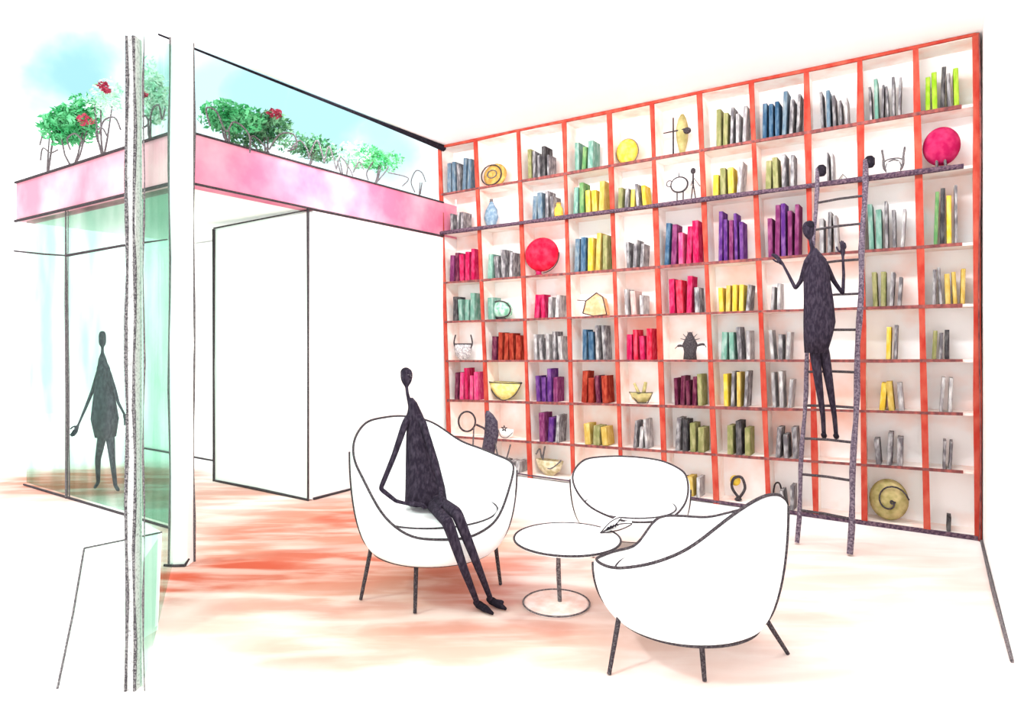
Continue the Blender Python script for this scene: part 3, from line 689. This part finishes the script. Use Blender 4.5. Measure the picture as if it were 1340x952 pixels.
# loop vase with yellow
o, s = orn('loop_vase', 'dark loop-shaped vase with a yellow patch in the bottom row', 'vase', 966, 7)
bm = bmesh.new(); tube(bm, spline([(0, 0, 5*s), (-8*s, 0, 16*s), (-6*s, 0, 28*s), (4*s, 0, 31*s), (9*s, 0, 18*s), (3*s, 0, 6*s)], 5, True), .013, 7); lpart('loop', bm, LEAD, o)
bm = bmesh.new(); lathe(bm, [(3*s, 0), (5*s, 1.5*s), (2*s, 5*s)], seg=14); lpart('foot', bm, LEAD, o)
bm = bmesh.new(); lathe(bm, ball_prof(7*s, 7*s), at=(-5*s, .03, 18*s), seg=18, sy=.4); lpart('flower', bm, YEL, o)
# olive shell
o, s = orn('olive_shell', 'large olive snail shell with a dark outline in the bottom row', 'shell', 1163, 7)
disc(26*s, 27*s, .07, OLIV, o, 'body', 28*s)
bm = bmesh.new()
tube(bm, [((3+(24-2.1*k/2)*math.cos(.2+.32*k))*s, -.078, (28+(24-2.1*k/2)*math.sin(.2+.32*k))*s) for k in range(30)], .007, 6); lpart('spiral', bm, LEAD, o)
# V vessel row 7 col 2? slim V holder
o, s = orn('hand_mirror', 'grey double-loop ornament in the bottom row beside the ladder', 'ornament', 1020, 7, .16)
bm = bmesh.new(); tube(bm, spline([(-9*s, 0, 8*s), (-6*s, 0, 26*s), (0, 0, 28*s), (4*s, 0, 14*s), (7*s, 0, .008), (9*s, 0, .008)], 5), .008, 6); lpart('loop', bm, LEAD, o)

# ------------------------------------------------------------------ ladder
fl, fr = floor_pt(1043, 713), floor_pt(1112, 728)
uTl, uTr = wall_uz(1070, 230, NB-.09)[0], wall_uz(1133, 216, NB-.09)[0]
tl_, tr_ = UN(uTl, NB-.09, 2.93), UN(uTr, NB-.09, 2.95)
lad = thing('library_ladder', 'tall narrow dark ladder leaning on the rail of the bookcase', 'ladder', (fl+fr)/2)
for a, b_, r in ((fl, tl_, .017), (fr, tr_, .021)):
    bm = bmesh.new(); q = [a.lerp(b_, k/16)+Vector((.006*math.sin(k*1.4), 0, 0)) for k in range(17)]
    q[0].z = .012
    tube(bm, q, [r*(1+.15*math.sin(k*2.2)) for k in range(17)], 8); link('side_rail', bm, mat('ladder_lead', (74, 62, 76), (138, 124, 134), 70, .4, .72), lad)
for a in (tl_, tr_):
    bm = bmesh.new(); lathe(bm, [(.025, 0), (.038, .02), (.038, .07), (.02, .09)], at=a+Vector((.03, 0, -.06)), seg=14); link('hook', bm, LEADD, lad)
for y in (266, 301, 346, 389, 434, 487, 531, 574, 621, 668):
    # height along the rail so that the rung crosses the left rail at image row y
    lo_, hi_ = 0.0, 1.0
    for _ in range(40):
        t = (lo_+hi_)/2; p = fl.lerp(tl_, t); yy = HOR+(EYE-p.z)*F/p.y
        if yy > y: lo_ = t
        else: hi_ = t
    p = fl.lerp(tl_, t); q = fr.lerp(tr_, t)
    bm = bmesh.new(); tube(bm, [p, p.lerp(q, .5)+Vector((0, 0, .006)), q], .010, 7); link('rung', bm, LEAD, lad)

# ------------------------------------------------------------------ lounge chairs
def tub_chair(name, label, cx_, cy, R, h0, seat, H, seams, legs, rb=.69, group='white tub armchairs', ry=1.0, pr=.0072, bul=.55):
    """H(phi) is the rim height; legs are (top point, foot)"""
    root = thing(name, label, 'armchair', (cx_, cy, 0), 0, group)
    NP, NS = 72, 12
    def outer(ph, s):
        hr = H(ph); r = (rb+(1-rb)*math.sin(s*math.pi/2)**bul)*R
        return Vector((cx_+r*math.cos(ph), cy+r*ry*math.sin(ph), h0+(hr-h0)*(s**1.25)))
    def inner(ph, s):       # s 0 at rim, 1 at seat
        hr = H(ph); r = R*(.93-.13*s)
        z = hr+(min(hr, seat)-hr)*s
        return Vector((cx_+r*math.cos(ph), cy+r*ry*math.sin(ph), z))
    bm = bmesh.new(); rows = []
    for j in range(NS+1): rows.append([bm.verts.new(outer(2*math.pi*k/NP, j/NS)) for k in range(NP)])
    rows.append([bm.verts.new(outer(2*math.pi*k/NP, 1).lerp(inner(2*math.pi*k/NP, 0), .5)+Vector((0, 0, .012))) for k in range(NP)])
    for j in range(9): rows.append([bm.verts.new(inner(2*math.pi*k/NP, j/8)) for k in range(NP)])
    for a, b_ in zip(rows, rows[1:]):
        for k in range(NP): bm.faces.new((a[k], a[(k+1) % NP], b_[(k+1) % NP], b_[k]))
    bm.faces.new(rows[0][::-1]); bm.faces.new(rows[-1])
    sh = link('shell', bm, CHAIRW, root, True)
    bm = bmesh.new(); lathe(bm, [(R*.2, -.07), (R*.76, -.05), (R*.78, 0), (R*.72, .03), (R*.3, .045), (1e-3, .048)], at=(cx_, cy, seat), seg=40, sy=ry)
    cu = link('seat_cushion', bm, CHAIRW, root, True)
    bm = bmesh.new(); tube(bm, [(cx_+R*.775*math.cos(k*math.pi/24), cy+R*.775*ry*math.sin(k*math.pi/24), seat+.008) for k in range(49)], pr*.7, 6); link('piping', bm, LEAD, cu)
    bm = bmesh.new(); tube(bm, [outer(2*math.pi*k/96, 1).lerp(inner(2*math.pi*k/96, 0), .45)+Vector((0, 0, .015)) for k in range(97)], pr, 7); link('piping', bm, LEAD, sh)
    bm = bmesh.new(); tube(bm, [outer(2*math.pi*k/72, .03) for k in range(73)], pr*.9, 7); link('piping', bm, LEAD, sh)
    for ph in seams:
        bm = bmesh.new()
        pts = [outer(ph, j/16) for j in range(17)]
        tube(bm, [p+(Vector((p.x-cx_, p.y-cy, 0)).normalized()*.004) for p in pts], pr, 7); link('seam', bm, LEAD, sh)
    for tp, ft in legs:
        bm = bmesh.new(); tube(bm, [Vector(tp), (Vector(tp)+Vector(ft))/2, Vector((ft[0], ft[1], .004))], [.013, .012, .010], 8); link('leg', bm, LEAD, root)
    return root
def interp(tab):
    """smooth periodic curve through (degrees, height)"""
    tab = sorted((a % 360, h) for a, h in tab); tab = [(tab[-1][0]-360, tab[-1][1])]+tab+[(tab[0][0]+360, tab[0][1])]
    raw = []
    for d in range(0, 360, 2):
        for (a0, h0_), (a1, h1) in zip(tab, tab[1:]):
            if a0 <= d <= a1: raw.append(h0_+(h1-h0_)*(d-a0)/(a1-a0)); break
    wt = [math.exp(-(k*2/6)**2/2) for k in range(-9, 10)]; sw = sum(wt)
    sm_ = [sum(wt[k+9]*raw[(i_+k) % 180] for k in range(-9, 10))/sw for i_ in range(180)]
    def H(ph):
        d = (math.degrees(ph) % 360)/2; i_ = int(d) % 180; t = d-int(d)
        return sm_[i_]*(1-t)+sm_[(i_+1) % 180]*t
    return H
def sil(cx_, cy, R, h0):   # azimuths where the shell turns away from the eye
    az = math.atan2(cy, cx_); d = math.hypot(cx_, cy); g_ = math.acos(R*.9/d)
    return (az+math.pi+g_, az+math.pi-g_)
# chair with the seated person
c1 = (-.475, 3.93); R1 = .50
H1 = interp([(0, .72), (40, .73), (75, .79), (100, .94), (125, .985), (160, .975), (190, .86), (222, .72), (243, .52), (262, .43), (300, .41), (325, .47), (342, .64)])
lg = [((-.82, 3.78, .34), floor_pt(472, 786)), ((-.54, 3.62, .28), floor_pt(543, 804)), ((-.11, 3.90, .34), floor_pt(655, 766)), ((-.62, 4.25, .3), (-.68, 4.33, 0))]
tub_chair('armchair', 'white tub armchair with high back in which the person sits', c1[0], c1[1], R1, .25, .46, H1, sil(c1[0], c1[1], R1, .3), lg)
# chair seen from its side and back
c3 = (.852, 3.125); R3 = .45
H3 = interp([(0, .69), (-22, .74), (-38, .81), (-57, .835), (-72, .80), (-85, .74), (-105, .61), (-125, .53), (-150, .46), (180, .42), (150, .37), (120, .355), (108, .36), (100, .52), (60, .52), (30, .62)])
lg = [((.50, 2.98, .24), floor_pt(797, 884)), ((.845, 2.87, .20), floor_pt(922, 893)), ((1.17, 3.02, .24), floor_pt(1031, 857)), ((.9, 3.45, .24), (.93, 3.52, 0))]
tub_chair('armchair', 'white tub armchair seen from its side, nearest the low round table', c3[0], c3[1], R3, .17, .36, H3, sil(c3[0], c3[1], R3, .3), lg)
# low chair behind the table
c2 = (.865, 4.72); R2 = .43
H2 = interp([(0, .50), (45, .55), (90, .56), (135, .56), (180, .46), (220, .33), (255, .27), (300, .27), (330, .36)])
lg = [((.6, 4.5, .18), (.56, 4.44, 0)), ((1.08, 4.45, .18), (1.12, 4.4, 0)), ((.6, 4.95, .18), (.57, 5.0, 0)), ((1.1, 4.95, .18), (1.13, 5.0, 0))]
tub_chair('armchair', 'low white tub armchair behind the round table, in front of the bookcase', c2[0], c2[1], R2, .12, .28, H2, sil(c2[0], c2[1], R2, .3), lg, rb=.7)

# ------------------------------------------------------------------ round table
tb = floor_pt(728, 791); tY = tb.y
tt = thing('round_table', 'low round white pedestal table between the armchairs', 'table', tb)
th_ = EYE-(706-HOR)/F*tY; tx = (742-CX)/F*tY
bm = bmesh.new(); lathe(bm, [(.285, -.012), (.30, -.006), (.30, .004), (.292, .008), (1e-3, .008)], at=(tx, tY, th_), seg=56); link('tabletop', bm, WHITE, tt, True)
bm = bmesh.new(); tube(bm, [(tx+.303*math.cos(k*math.pi/32), tY+.303*math.sin(k*math.pi/32), th_+.005) for k in range(65)], .0065, 7); link('rim', bm, LEAD, tt)
bm = bmesh.new(); tube(bm, [(tb.x+.02, tY, .01), (tb.x+.012, tY, .2), (tb.x+.012, tY, th_-.01)], [.012, .014, .011], 9); link('pedestal', bm, LEADL, tt)
bm = bmesh.new(); lathe(bm, [(.19, 0), (.19, .008), (.17, .012), (.02, .016)], at=(tb.x, tY, 0), seg=44); link('base', bm, mat('table_base_paint', (240, 214, 204), (250, 240, 236), 14), tt, True)
bm = bmesh.new(); tube(bm, [(tb.x+.19*math.cos(k*math.pi/24), tY+.19*math.sin(k*math.pi/24), .010) for k in range(49)], .005, 6); link('base_rim', bm, LEADL, tt)
# open booklet on the table edge
bk = px(826, 690, 4.0)
bkY = tY+.08; bkp = Vector((tx+.2, bkY, th_+.01))
bo = thing('open_booklet', 'small open booklet with dark scribbles lying on the round table', 'booklet', bkp)
for i, (a, b2) in enumerate((((.0, 0, 0), (.13, .03, .085)), ((.0, 0, 0), (.19, .02, .05)))):
    bm = bmesh.new(); A2 = bkp+Vector(a); B2 = bkp+Vector(b2)
    q = spline([A2, A2.lerp(B2, .5)+Vector((0, 0, .02)), B2, A2.lerp(B2, .55)+Vector((.01, 0, -.012)), A2], 6)
    tube(bm, q, .0035, 6); link('page_edge', bm, LEAD, bo)
    bm = bmesh.new(); v = [bm.verts.new(A2), bm.verts.new(B2), bm.verts.new(B2+Vector((.01, .08, 0))), bm.verts.new(A2+Vector((0, .08, 0)))]
    bm.faces.new(v); pg = link('page', bm, WHITE, bo); pg.modifiers.new('t', 'SOLIDIFY').thickness = .003
bm = bmesh.new(); tube(bm, [bkp+Vector((.04+.008*k, -.003, .022+.012*(k % 2)+.003*k)) for k in range(9)], .006, 6); link('scribble', bm, LEADD, bo)

# ------------------------------------------------------------------ people
def P(x, y, Y): return px(x, y, Y)
def hand(root_pt, direction, side, bend, label):
    """chains for a palm with four fingers and a thumb"""
    d = Vector(direction).normalized(); s_ = (Vector(side)-d*Vector(side).dot(d)).normalized(); b_ = Vector(bend)
    ch = []
    palm = root_pt+d*.045
    ch.append([label, (palm, (.022, .013), label+'p')])
    for i, (o_, l_) in enumerate(((-.018, .055), (-.006, .065), (.006, .062), (.018, .05))):
        k0 = palm+s_*o_+d*.03
        ch.append([label+'p', (k0, .0075), (k0+d*l_*.5+b_*.008, .0068), (k0+d*l_*.85+b_*.024, .006)])
    t0 = palm-s_*.024-d*.01
    ch.append([label+'p', (t0-s_*.006, .0085), (t0-s_*.02+d*.022+b_*.006, .0075), (t0-s_*.024+d*.042+b_*.012, .0065)])
    return ch
def head_extras(par, c, rx, rz, face):
    """face on the small head: nose, mouth, ears, eyes and a cap of hair"""
    f = Vector(face).normalized(); s_ = Vector((-f.y, f.x, 0)).normalized()
    bm = bmesh.new(); lathe(bm, ball_prof(rx*1.0, rz*.72), at=c-f*rx*.22+Vector((0, 0, -.30*rz)), seg=18); link('hair', bm, LEADD, par, True)
    bm = bmesh.new(); tube(bm, [c+f*rx*.9+Vector((0, 0, rz*.2)), c+f*rx*1.28+Vector((0, 0, -rz*.12)), c+f*rx*.95+Vector((0, 0, -rz*.18))], [.003, .006, .003], 6)
    tube(bm, [c+f*rx*.86-s_*rx*.35+Vector((0, 0, -rz*.42)), c+f*rx*.98+Vector((0, 0, -rz*.44)), c+f*rx*.86+s_*rx*.35+Vector((0, 0, -rz*.42))], .0028, 5)
    for q in (-1, 1):
        lathe(bm, ball_prof(rx*.14, rx*.12, 8), at=c+f*rx*.88+s_*q*rx*.36+Vector((0, 0, rz*.08)), seg=8)
        lathe(bm, ball_prof(rx*.16, rz*.2, 8), at=c+s_*q*rx*.98+Vector((0, 0, -rz*.18)), seg=8)
    link('face', bm, SKIN, par, True)
# seated person
YS = 3.86
pr_ = thing('person', 'person in a long dark coat sitting in the high-backed white armchair', 'person', (P(560, 655, YS).x, YS, 0))
def seated():
    hip = P(556, 648, YS+.02)
    ch = [[(hip, (.075, .065), 'hip'), (P(551, 610, YS+.03), (.06, .05)), (P(546, 570, YS+.04), (.052, .042), 'chest'), (P(541, 540, YS+.04), (.03, .026), 'sh'), (P(536, 527, YS+.03), (.014, .014)), (P(533, 515, YS+.02), (.010, .010)), (P(532, 506, YS+.02), (.010, .010), 'nk'), (P(532, 502, YS+.01), (.024, .028)), (P(532, 495, YS+.02), (.034, .04)), (P(532, 487, YS+.02), (.034, .04)), (P(531, 482, YS+.02), (.018, .02))],
          ['hip', (P(572, 656, YS-.08), .042), (P(598, 672, 3.40), .034, 'k1'), (P(622, 733, 3.42), .024), (P(643, 787, 3.64), .015, 'a1'), (P(659, 789, 3.59), .013)],
          ['hip', (P(566, 660, YS-.08), .042), (P(586, 684, 3.36), .034, 'k2'), (P(607, 745, 3.38), .024), (P(626, 793, 3.59), .015, 'a2'), (P(641, 799, 3.54), .013)],
          ['sh', (P(531, 552, YS), .024), (P(516, 596, YS-.04), .018), (P(498, 640, YS-.12), .015, 'e1'), (P(518, 656, YS-.2), .012), (P(530, 659, YS-.22), .010, 'w1')],
          ['sh', (P(553, 552, YS), .024), (P(566, 596, YS-.08), .018), (P(577, 637, YS-.14), .015, 'e2'), (P(577, 652, YS-.24), .012), (P(578, 658, YS-.27), .010, 'w2')]]
    ch += hand(P(530, 659, YS-.22), (1, -.1, -.02), (0, -1, 0), (0, 0, -1), 'w1')
    ch += hand(P(578, 658, YS-.27), (.6, -.8, -.2), (1, .4, 0), (0, 0, -1), 'w2')
    return ch
skin_body('body', seated(), INK, pr_)
head_extras(pr_, P(532, 492, YS+.02), .032, .044, (.75, -.6, 0))
loft('coat', [(P(557, 657, YS-.02), .125, .13), (P(556, 640, YS), .118, .12), (P(552, 605, YS+.02), .098, .085), (P(547, 570, YS+.03), .072, .062), (P(543, 543, YS+.04), .045, .045), (P(540, 527, YS+.03), .024, .026), (P(538, 521, YS+.03), .010, .012)], INK, pr_)
bm = bmesh.new()
for an, tip in ((P(643, 787, 3.64), P(662, 788, 3.56)), (P(626, 793, 3.59), P(645, 798, 3.50))):
    an = Vector((an.x, an.y, .03)); tip = Vector((tip.x, tip.y, .016)); tube(bm, [an-(tip-an)*.25, an, (an+tip)/2, tip], [.014, .022, .02, .008], 8)
link('shoes', bm, LEADD, pr_, True)
# person on the ladder
YL = 4.78
pl = thing('person', 'person in dark clothes standing on the ladder reaching into the bookcase', 'person', (P(1085, 560, YL).x, YL, 0))
def climber():
    return [[(P(1070, 432, YL), (.085, .06), 'hip'), (P(1070, 395, YL), (.075, .055)), (P(1068, 360, YL), (.08, .05), 'chest'), (P(1066, 338, YL), (.05, .035), 'sh'), (P(1064, 328, YL), (.02, .02)), (P(1061, 318, YL), (.013, .013)), (P(1060, 313, YL), (.013, .013)), (P(1059, 309, YL), (.028, .034)), (P(1058, 302, YL), (.040, .046)), (P(1058, 294, YL), (.040, .046)), (P(1058, 289, YL), (.02, .022))],
            ['hip', (P(1066, 458, YL), .042), (P(1071, 500, YL-.02), .03), (P(1077, 545, YL+.02), .018), (P(1078, 567, YL+.05), .016), (P(1079, 571, YL+.15), .014)],
            ['hip', (P(1078, 458, YL), .042), (P(1085, 500, YL-.02), .03), (P(1092, 545, YL+.02), .018), (P(1094, 568, YL+.05), .016), (P(1095, 572, YL+.15), .014)],
            ['sh', (P(1056, 344, YL), .028), (P(1048, 368, YL+.06), .018), (P(1041, 378, YL+.12), .015), (P(1033, 362, YL+.22), .012), (P(1025, 347, YL+.32), .010, 'w1')],
            ['sh', (P(1079, 345, YL), .028), (P(1091, 368, YL+.06), .018), (P(1103, 385, YL+.08), .015), (P(1104, 360, YL+.14), .012), (P(1103, 336, YL+.2), .010, 'w2')]] \
        + hand(P(1025, 347, YL+.32), (-.4, .5, .8), (1, .3, 0), (0, 1, 0), 'w1') + hand(P(1103, 336, YL+.2), (.1, .1, 1), (1, 0, 0), (0, 1, 0), 'w2')
skin_body('body', climber(), INK, pl)
head_extras(pl, P(1058, 299, YL), .036, .05, (-.4, .9, 0))
loft('coat', [(P(1068, 462, YL), .078, .075), (P(1071, 440, YL), .10, .085), (P(1073, 422, YL), .112, .09), (P(1072, 395, YL), .105, .08), (P(1069, 360, YL), .092, .07), (P(1068, 340, YL), .075, .055), (P(1066, 330, YL), .035, .03), (P(1065, 325, YL), .018, .018)], INK, pl)
bm = bmesh.new()
for x, y in ((1078, 569), (1094, 570)):
    tube(bm, [P(x, y, YL), P(x, y+.5, YL+.05), P(x+.5, y+2, YL+.12), P(x+.5, y+3, YL+.2)], [.012, .021, .02, .008], 8)
link('shoes', bm, LEADD, pl, True)
# walker in the gallery
YW = 6.35
pw = thing('person', 'person in a flared dark coat walking behind the green glass', 'person', (P(138, 640, YW).x, YW, 0))
GREYI = mat('smoky_graphite', (66, 64, 78), (104, 104, 116), 50, .4, .72, stretch=(1, 1, .4))
def wfoot(x): 
    p = P(x, 640, YW); return Vector((p.x, YW, .03))
chw = [[(P(138, 535, YW), (.08, .06), 'hip'), (P(137, 505, YW), (.07, .05)), (P(135, 480, YW), (.05, .04), 'sh'), (P(134, 466, YW), (.018, .018)), (P(134, 459, YW), (.013, .013)), (P(134, 454, YW), (.013, .013)), (P(134, 451, YW), (.03, .034)), (P(134, 445, YW), (.030, .036)), (P(134, 438, YW), (.030, .036)), (P(134, 433, YW), (.02, .022))],
       ['hip', (P(144, 570, YW), .045), (P(147, 602, YW-.03), .028), (wfoot(151)+Vector((0, 0, .03)), .018), (wfoot(155)+Vector((.05, -.08, 0)), .016)],
       ['hip', (P(134, 570, YW), .045), (P(128, 602, YW+.08), .028), (wfoot(120)+Vector((0, .1, .04)), .018), (wfoot(122)+Vector((0, .02, 0)), .016)],
       ['sh', (P(129, 488, YW), .026), (P(121, 512, YW), .018), (P(112, 534, YW), .014), (P(103, 555, YW-.05), .010, 'w1')],
       ['sh', (P(142, 488, YW), .026), (P(150, 510, YW), .018), (P(155, 528, YW), .014), (P(162, 541, YW-.05), .010, 'w2')]]
chw += hand(P(103, 555, YW-.05), (-.4, -.1, -1), (1, 0, 0), (0, -1, 0), 'w1')+hand(P(162, 541, YW-.05), (.4, -.1, -1), (-1, 0, 0), (0, -1, 0), 'w2')
skin_body('body', chw, GREYI, pw)
head_extras(pw, P(134, 442, YW), .028, .045, (.5, -.8, 0))
loft('coat', [(P(138, 572, YW), .09, .09), (P(137, 548, YW), .122, .11), (P(136, 515, YW), .09, .08), (P(135, 490, YW), .062, .05), (P(134, 470, YW), .035, .03), (P(134, 462, YW), .014, .014)], GREYI, pw)
# dark wrapped figure with a hoop, behind the armchair
YF = 5.3
sc = thing('hooded_sculpture', 'dark slender sculpture holding out a ring, behind the high-backed armchair', 'sculpture', (P(637, 600, YF).x, YF, 0))
loft('body', [(P(634, 440+241, YF), .05, .05), (P(633, 612, YF), .03, .03), (P(638, 595, YF), .055, .05), (P(643, 570, YF), .06, .05), (P(643, 552, YF), .052, .045), (P(640, 543, YF), .034, .03), (P(638, 538, YF), .012, .012)], mat('sculpture_lead', (62, 54, 68), (100, 92, 104), 60, .4, .7), sc)
bm = bmesh.new(); tube(bm, [P(623, 556, YF-.02), P(632, 560, YF-.02), P(640, 567, YF-.02)], .009, 7); link('arm', bm, LEAD, sc)
bm = bmesh.new(); tube(bm, [P(611+11*math.cos(k*math.pi/16), 552+13*math.sin(k*math.pi/16), YF-.02) for k in range(33)], .008, 7); link('ring', bm, LEAD, sc)
for pts in ([(620, 560), (619, 585), (619, 604)], [(617, 603), (626, 608), (633, 613)], [(647, 575), (652, 600), (657, 612), (663, 600), (668, 582)]):
    bm = bmesh.new(); tube(bm, spline([P(x, y, YF-.03) for x, y in pts], 5), .007, 6); link('strap', bm, LEADL, sc)

# ------------------------------------------------------------------ plants on the terrace edge
def leaf_cloud(bm, c, rx, ry, rz, n, size, rnd):
    for _ in range(n):
        while True:
            p = Vector((rnd.uniform(-1, 1), rnd.uniform(-1, 1), rnd.uniform(-1, 1)))
            if p.length < 1: break
        q = Vector(c)+Vector((p.x*rx, p.y*ry, p.z*rz))
        a = Vector((rnd.uniform(-1, 1), rnd.uniform(-1, 1), rnd.uniform(-.4, 1))).normalized(); b_ = a.cross(Vector((rnd.uniform(-1, 1), rnd.uniform(-1, 1), rnd.uniform(-1, 1)))).normalized()
        l_ = size*rnd.uniform(.6, 1.3)
        nn = a.cross(b_)*l_*.15
        v = [bm.verts.new(q-a*l_), bm.verts.new(q+b_*l_*.45+nn), bm.verts.new(q+a*l_), bm.verts.new(q-b_*l_*.45+nn)]
        bm.faces.new((v[0], v[1], v[2])); bm.faces.new((v[0], v[2], v[3]))
GREENS = [mat('leaf_emerald', (52, 158, 92), (120, 205, 150), 9, .35, .65), mat('leaf_deep', (60, 124, 84), (120, 170, 130), 12, .35, .65), mat('leaf_pale', (150, 208, 178), (214, 236, 222), 9, .35, .65), mat('leaf_bright', (74, 190, 116), (140, 222, 160), 9, .35, .65)]
STEM = LEADL; FLOW = mat('flower_crimson', (158, 44, 72), (196, 90, 110), 20)
def shrub(label, x, ybase, n_, w_px, y0, y1, g_, nleaf, size, loops, flowers=(), onbeam='left', name='terrace_shrub', group='plants along the terrace edge'):
    # stands on the beam that runs beside it
    if onbeam == 'left':
        # plane u = -.08
        r = (x-CX)/F; a = -.08-U0
        n = a*(U.x-r*U.y)/(r*W.y-W.x); base = UN(-.08, n, 3.137)
    else:
        u, _ = wall_uz(x, 200, 2.84); base = UN(u, 2.84, 3.137)
    Y = base.y; s = Y/F
    root = thing(name, label, 'plant', base, 0, group)
    rnd = random.Random(int(x*7))
    zc0, zc1 = EYE-(y1-HOR)*s, EYE-(y0-HOR)*s
    zc0 = max(zc0, base.z+.02)
    bm = bmesh.new()
    if nleaf:
        for k in range(5):
            cx_ = base.x+rnd.uniform(-.35, .35)*w_px*s; cz = zc0+(zc1-zc0)*rnd.uniform(.3, .72)
            leaf_cloud(bm, (cx_, base.y+.04, cz), w_px*s*.36, .10, (zc1-zc0)*.38, int(nleaf*.32), size, rnd)
        link('foliage', bm, GREENS[g_], root)
    for lp in loops:
        bm = bmesh.new(); q = spline([P(a, b_, Y-.09) for a, b_ in lp], 6)
        tube(bm, q, .007, 6); link('stem', bm, STEM, root)
    for fx, fy, fr_ in flowers:
        bm = bmesh.new(); c = P(fx, fy, Y-.10)
        leaf_cloud(bm, c, fr_*s, .04, fr_*s*.7, 60, .022, rnd); link('blossom', bm, FLOW, root)
    bm = bmesh.new()
    for k in range(3):
        x0 = base.x+rnd.uniform(-.3, .3)*w_px*s
        tube(bm, [(base.x, base.y, base.z), ((base.x+x0)/2, base.y, (base.z+zc0)/2+.01), (x0, base.y+.02, zc0+(zc1-zc0)*.4)], [.01, .008, .005], 6)
    link('trunk', bm, STEM, root)
shrub('emerald shrub with zigzag stems beside the white column, over the deep pink beam', 300, 180, 0, 80, 130, 170, 0, 700, .030, [[(275, 165), (270, 142), (283, 146), (296, 172), (305, 160), (318, 166), (327, 180), (327, 200)]])
shrub('dark green shrub with a crimson flower above the pink beam', 350, 190, 0, 90, 145, 195, 1, 800, .028, [[(326, 200), (330, 178), (345, 190), (352, 200)], [(352, 196), (366, 176), (384, 176), (388, 192), (376, 198)]], [(360, 148, 9)])
shrub('straggling green shrub with arched stems on the pink beam', 402, 200, 0, 75, 170, 210, 1, 500, .024, [[(380, 196), (392, 184), (402, 196), (404, 208)], [(404, 206), (414, 184), (420, 196), (424, 212)], [(424, 214), (430, 192), (436, 206), (440, 222)]])
shrub('small pale shrub of curly pencil stems on the pink beam', 452, 215, 0, 50, 185, 225, 2, 200, .022, [[(440, 222), (446, 206), (458, 222), (462, 232)], [(462, 226), (470, 212), (476, 222)]])
shrub('bright green shrub on crooked stems near the bookcase corner', 490, 220, 0, 60, 190, 226, 3, 550, .026, [[(482, 236), (480, 226), (488, 212)], [(492, 240), (505, 224), (508, 218)], [(508, 226), (534, 233), (526, 244)]])
shrub('thin curl of bare stem beside the bookcase corner', 548, 245, 0, 14, 222, 250, 2, 0, .02, [[(543, 252), (538, 238), (544, 224), (552, 226), (557, 238)]], name='curled_stem_plant')
shrub('emerald bush with crimson blossom over the pale pink beam', 95, 195, 0, 72, 122, 186, 0, 950, .036, [[(92, 196), (88, 182), (98, 175), (107, 184), (107, 192)]], [(112, 157, 11)], 'front')
shrub('pale speckled bush with red flowers next to the grey mullion', 135, 180, 0, 46, 100, 160, 2, 220, .024, [[(128, 186), (126, 172), (134, 168), (140, 178)], [(130, 176), (136, 158), (150, 154), (158, 170)]], [(136, 112, 7), (139, 118, 4)], 'front')
shrub('misty green bush seen through the green glass screen', 198, 170, 0, 34, 70, 165, 2, 420, .03, [[(172, 168), (178, 156), (190, 152), (194, 162), (184, 168), (174, 164)], [(196, 158), (200, 142), (208, 138), (212, 156), (216, 142)]], [(188, 124, 4)], 'front')
shrub('bare pencil thin plant at the far end of the pale pink beam', 62, 205, 0, 30, 150, 190, 2, 40, .02, [[(53, 210), (56, 194), (66, 200), (76, 196)], [(60, 166), (64, 152), (56, 176), (52, 190)]], (), 'front', 'bare_stem_plant')
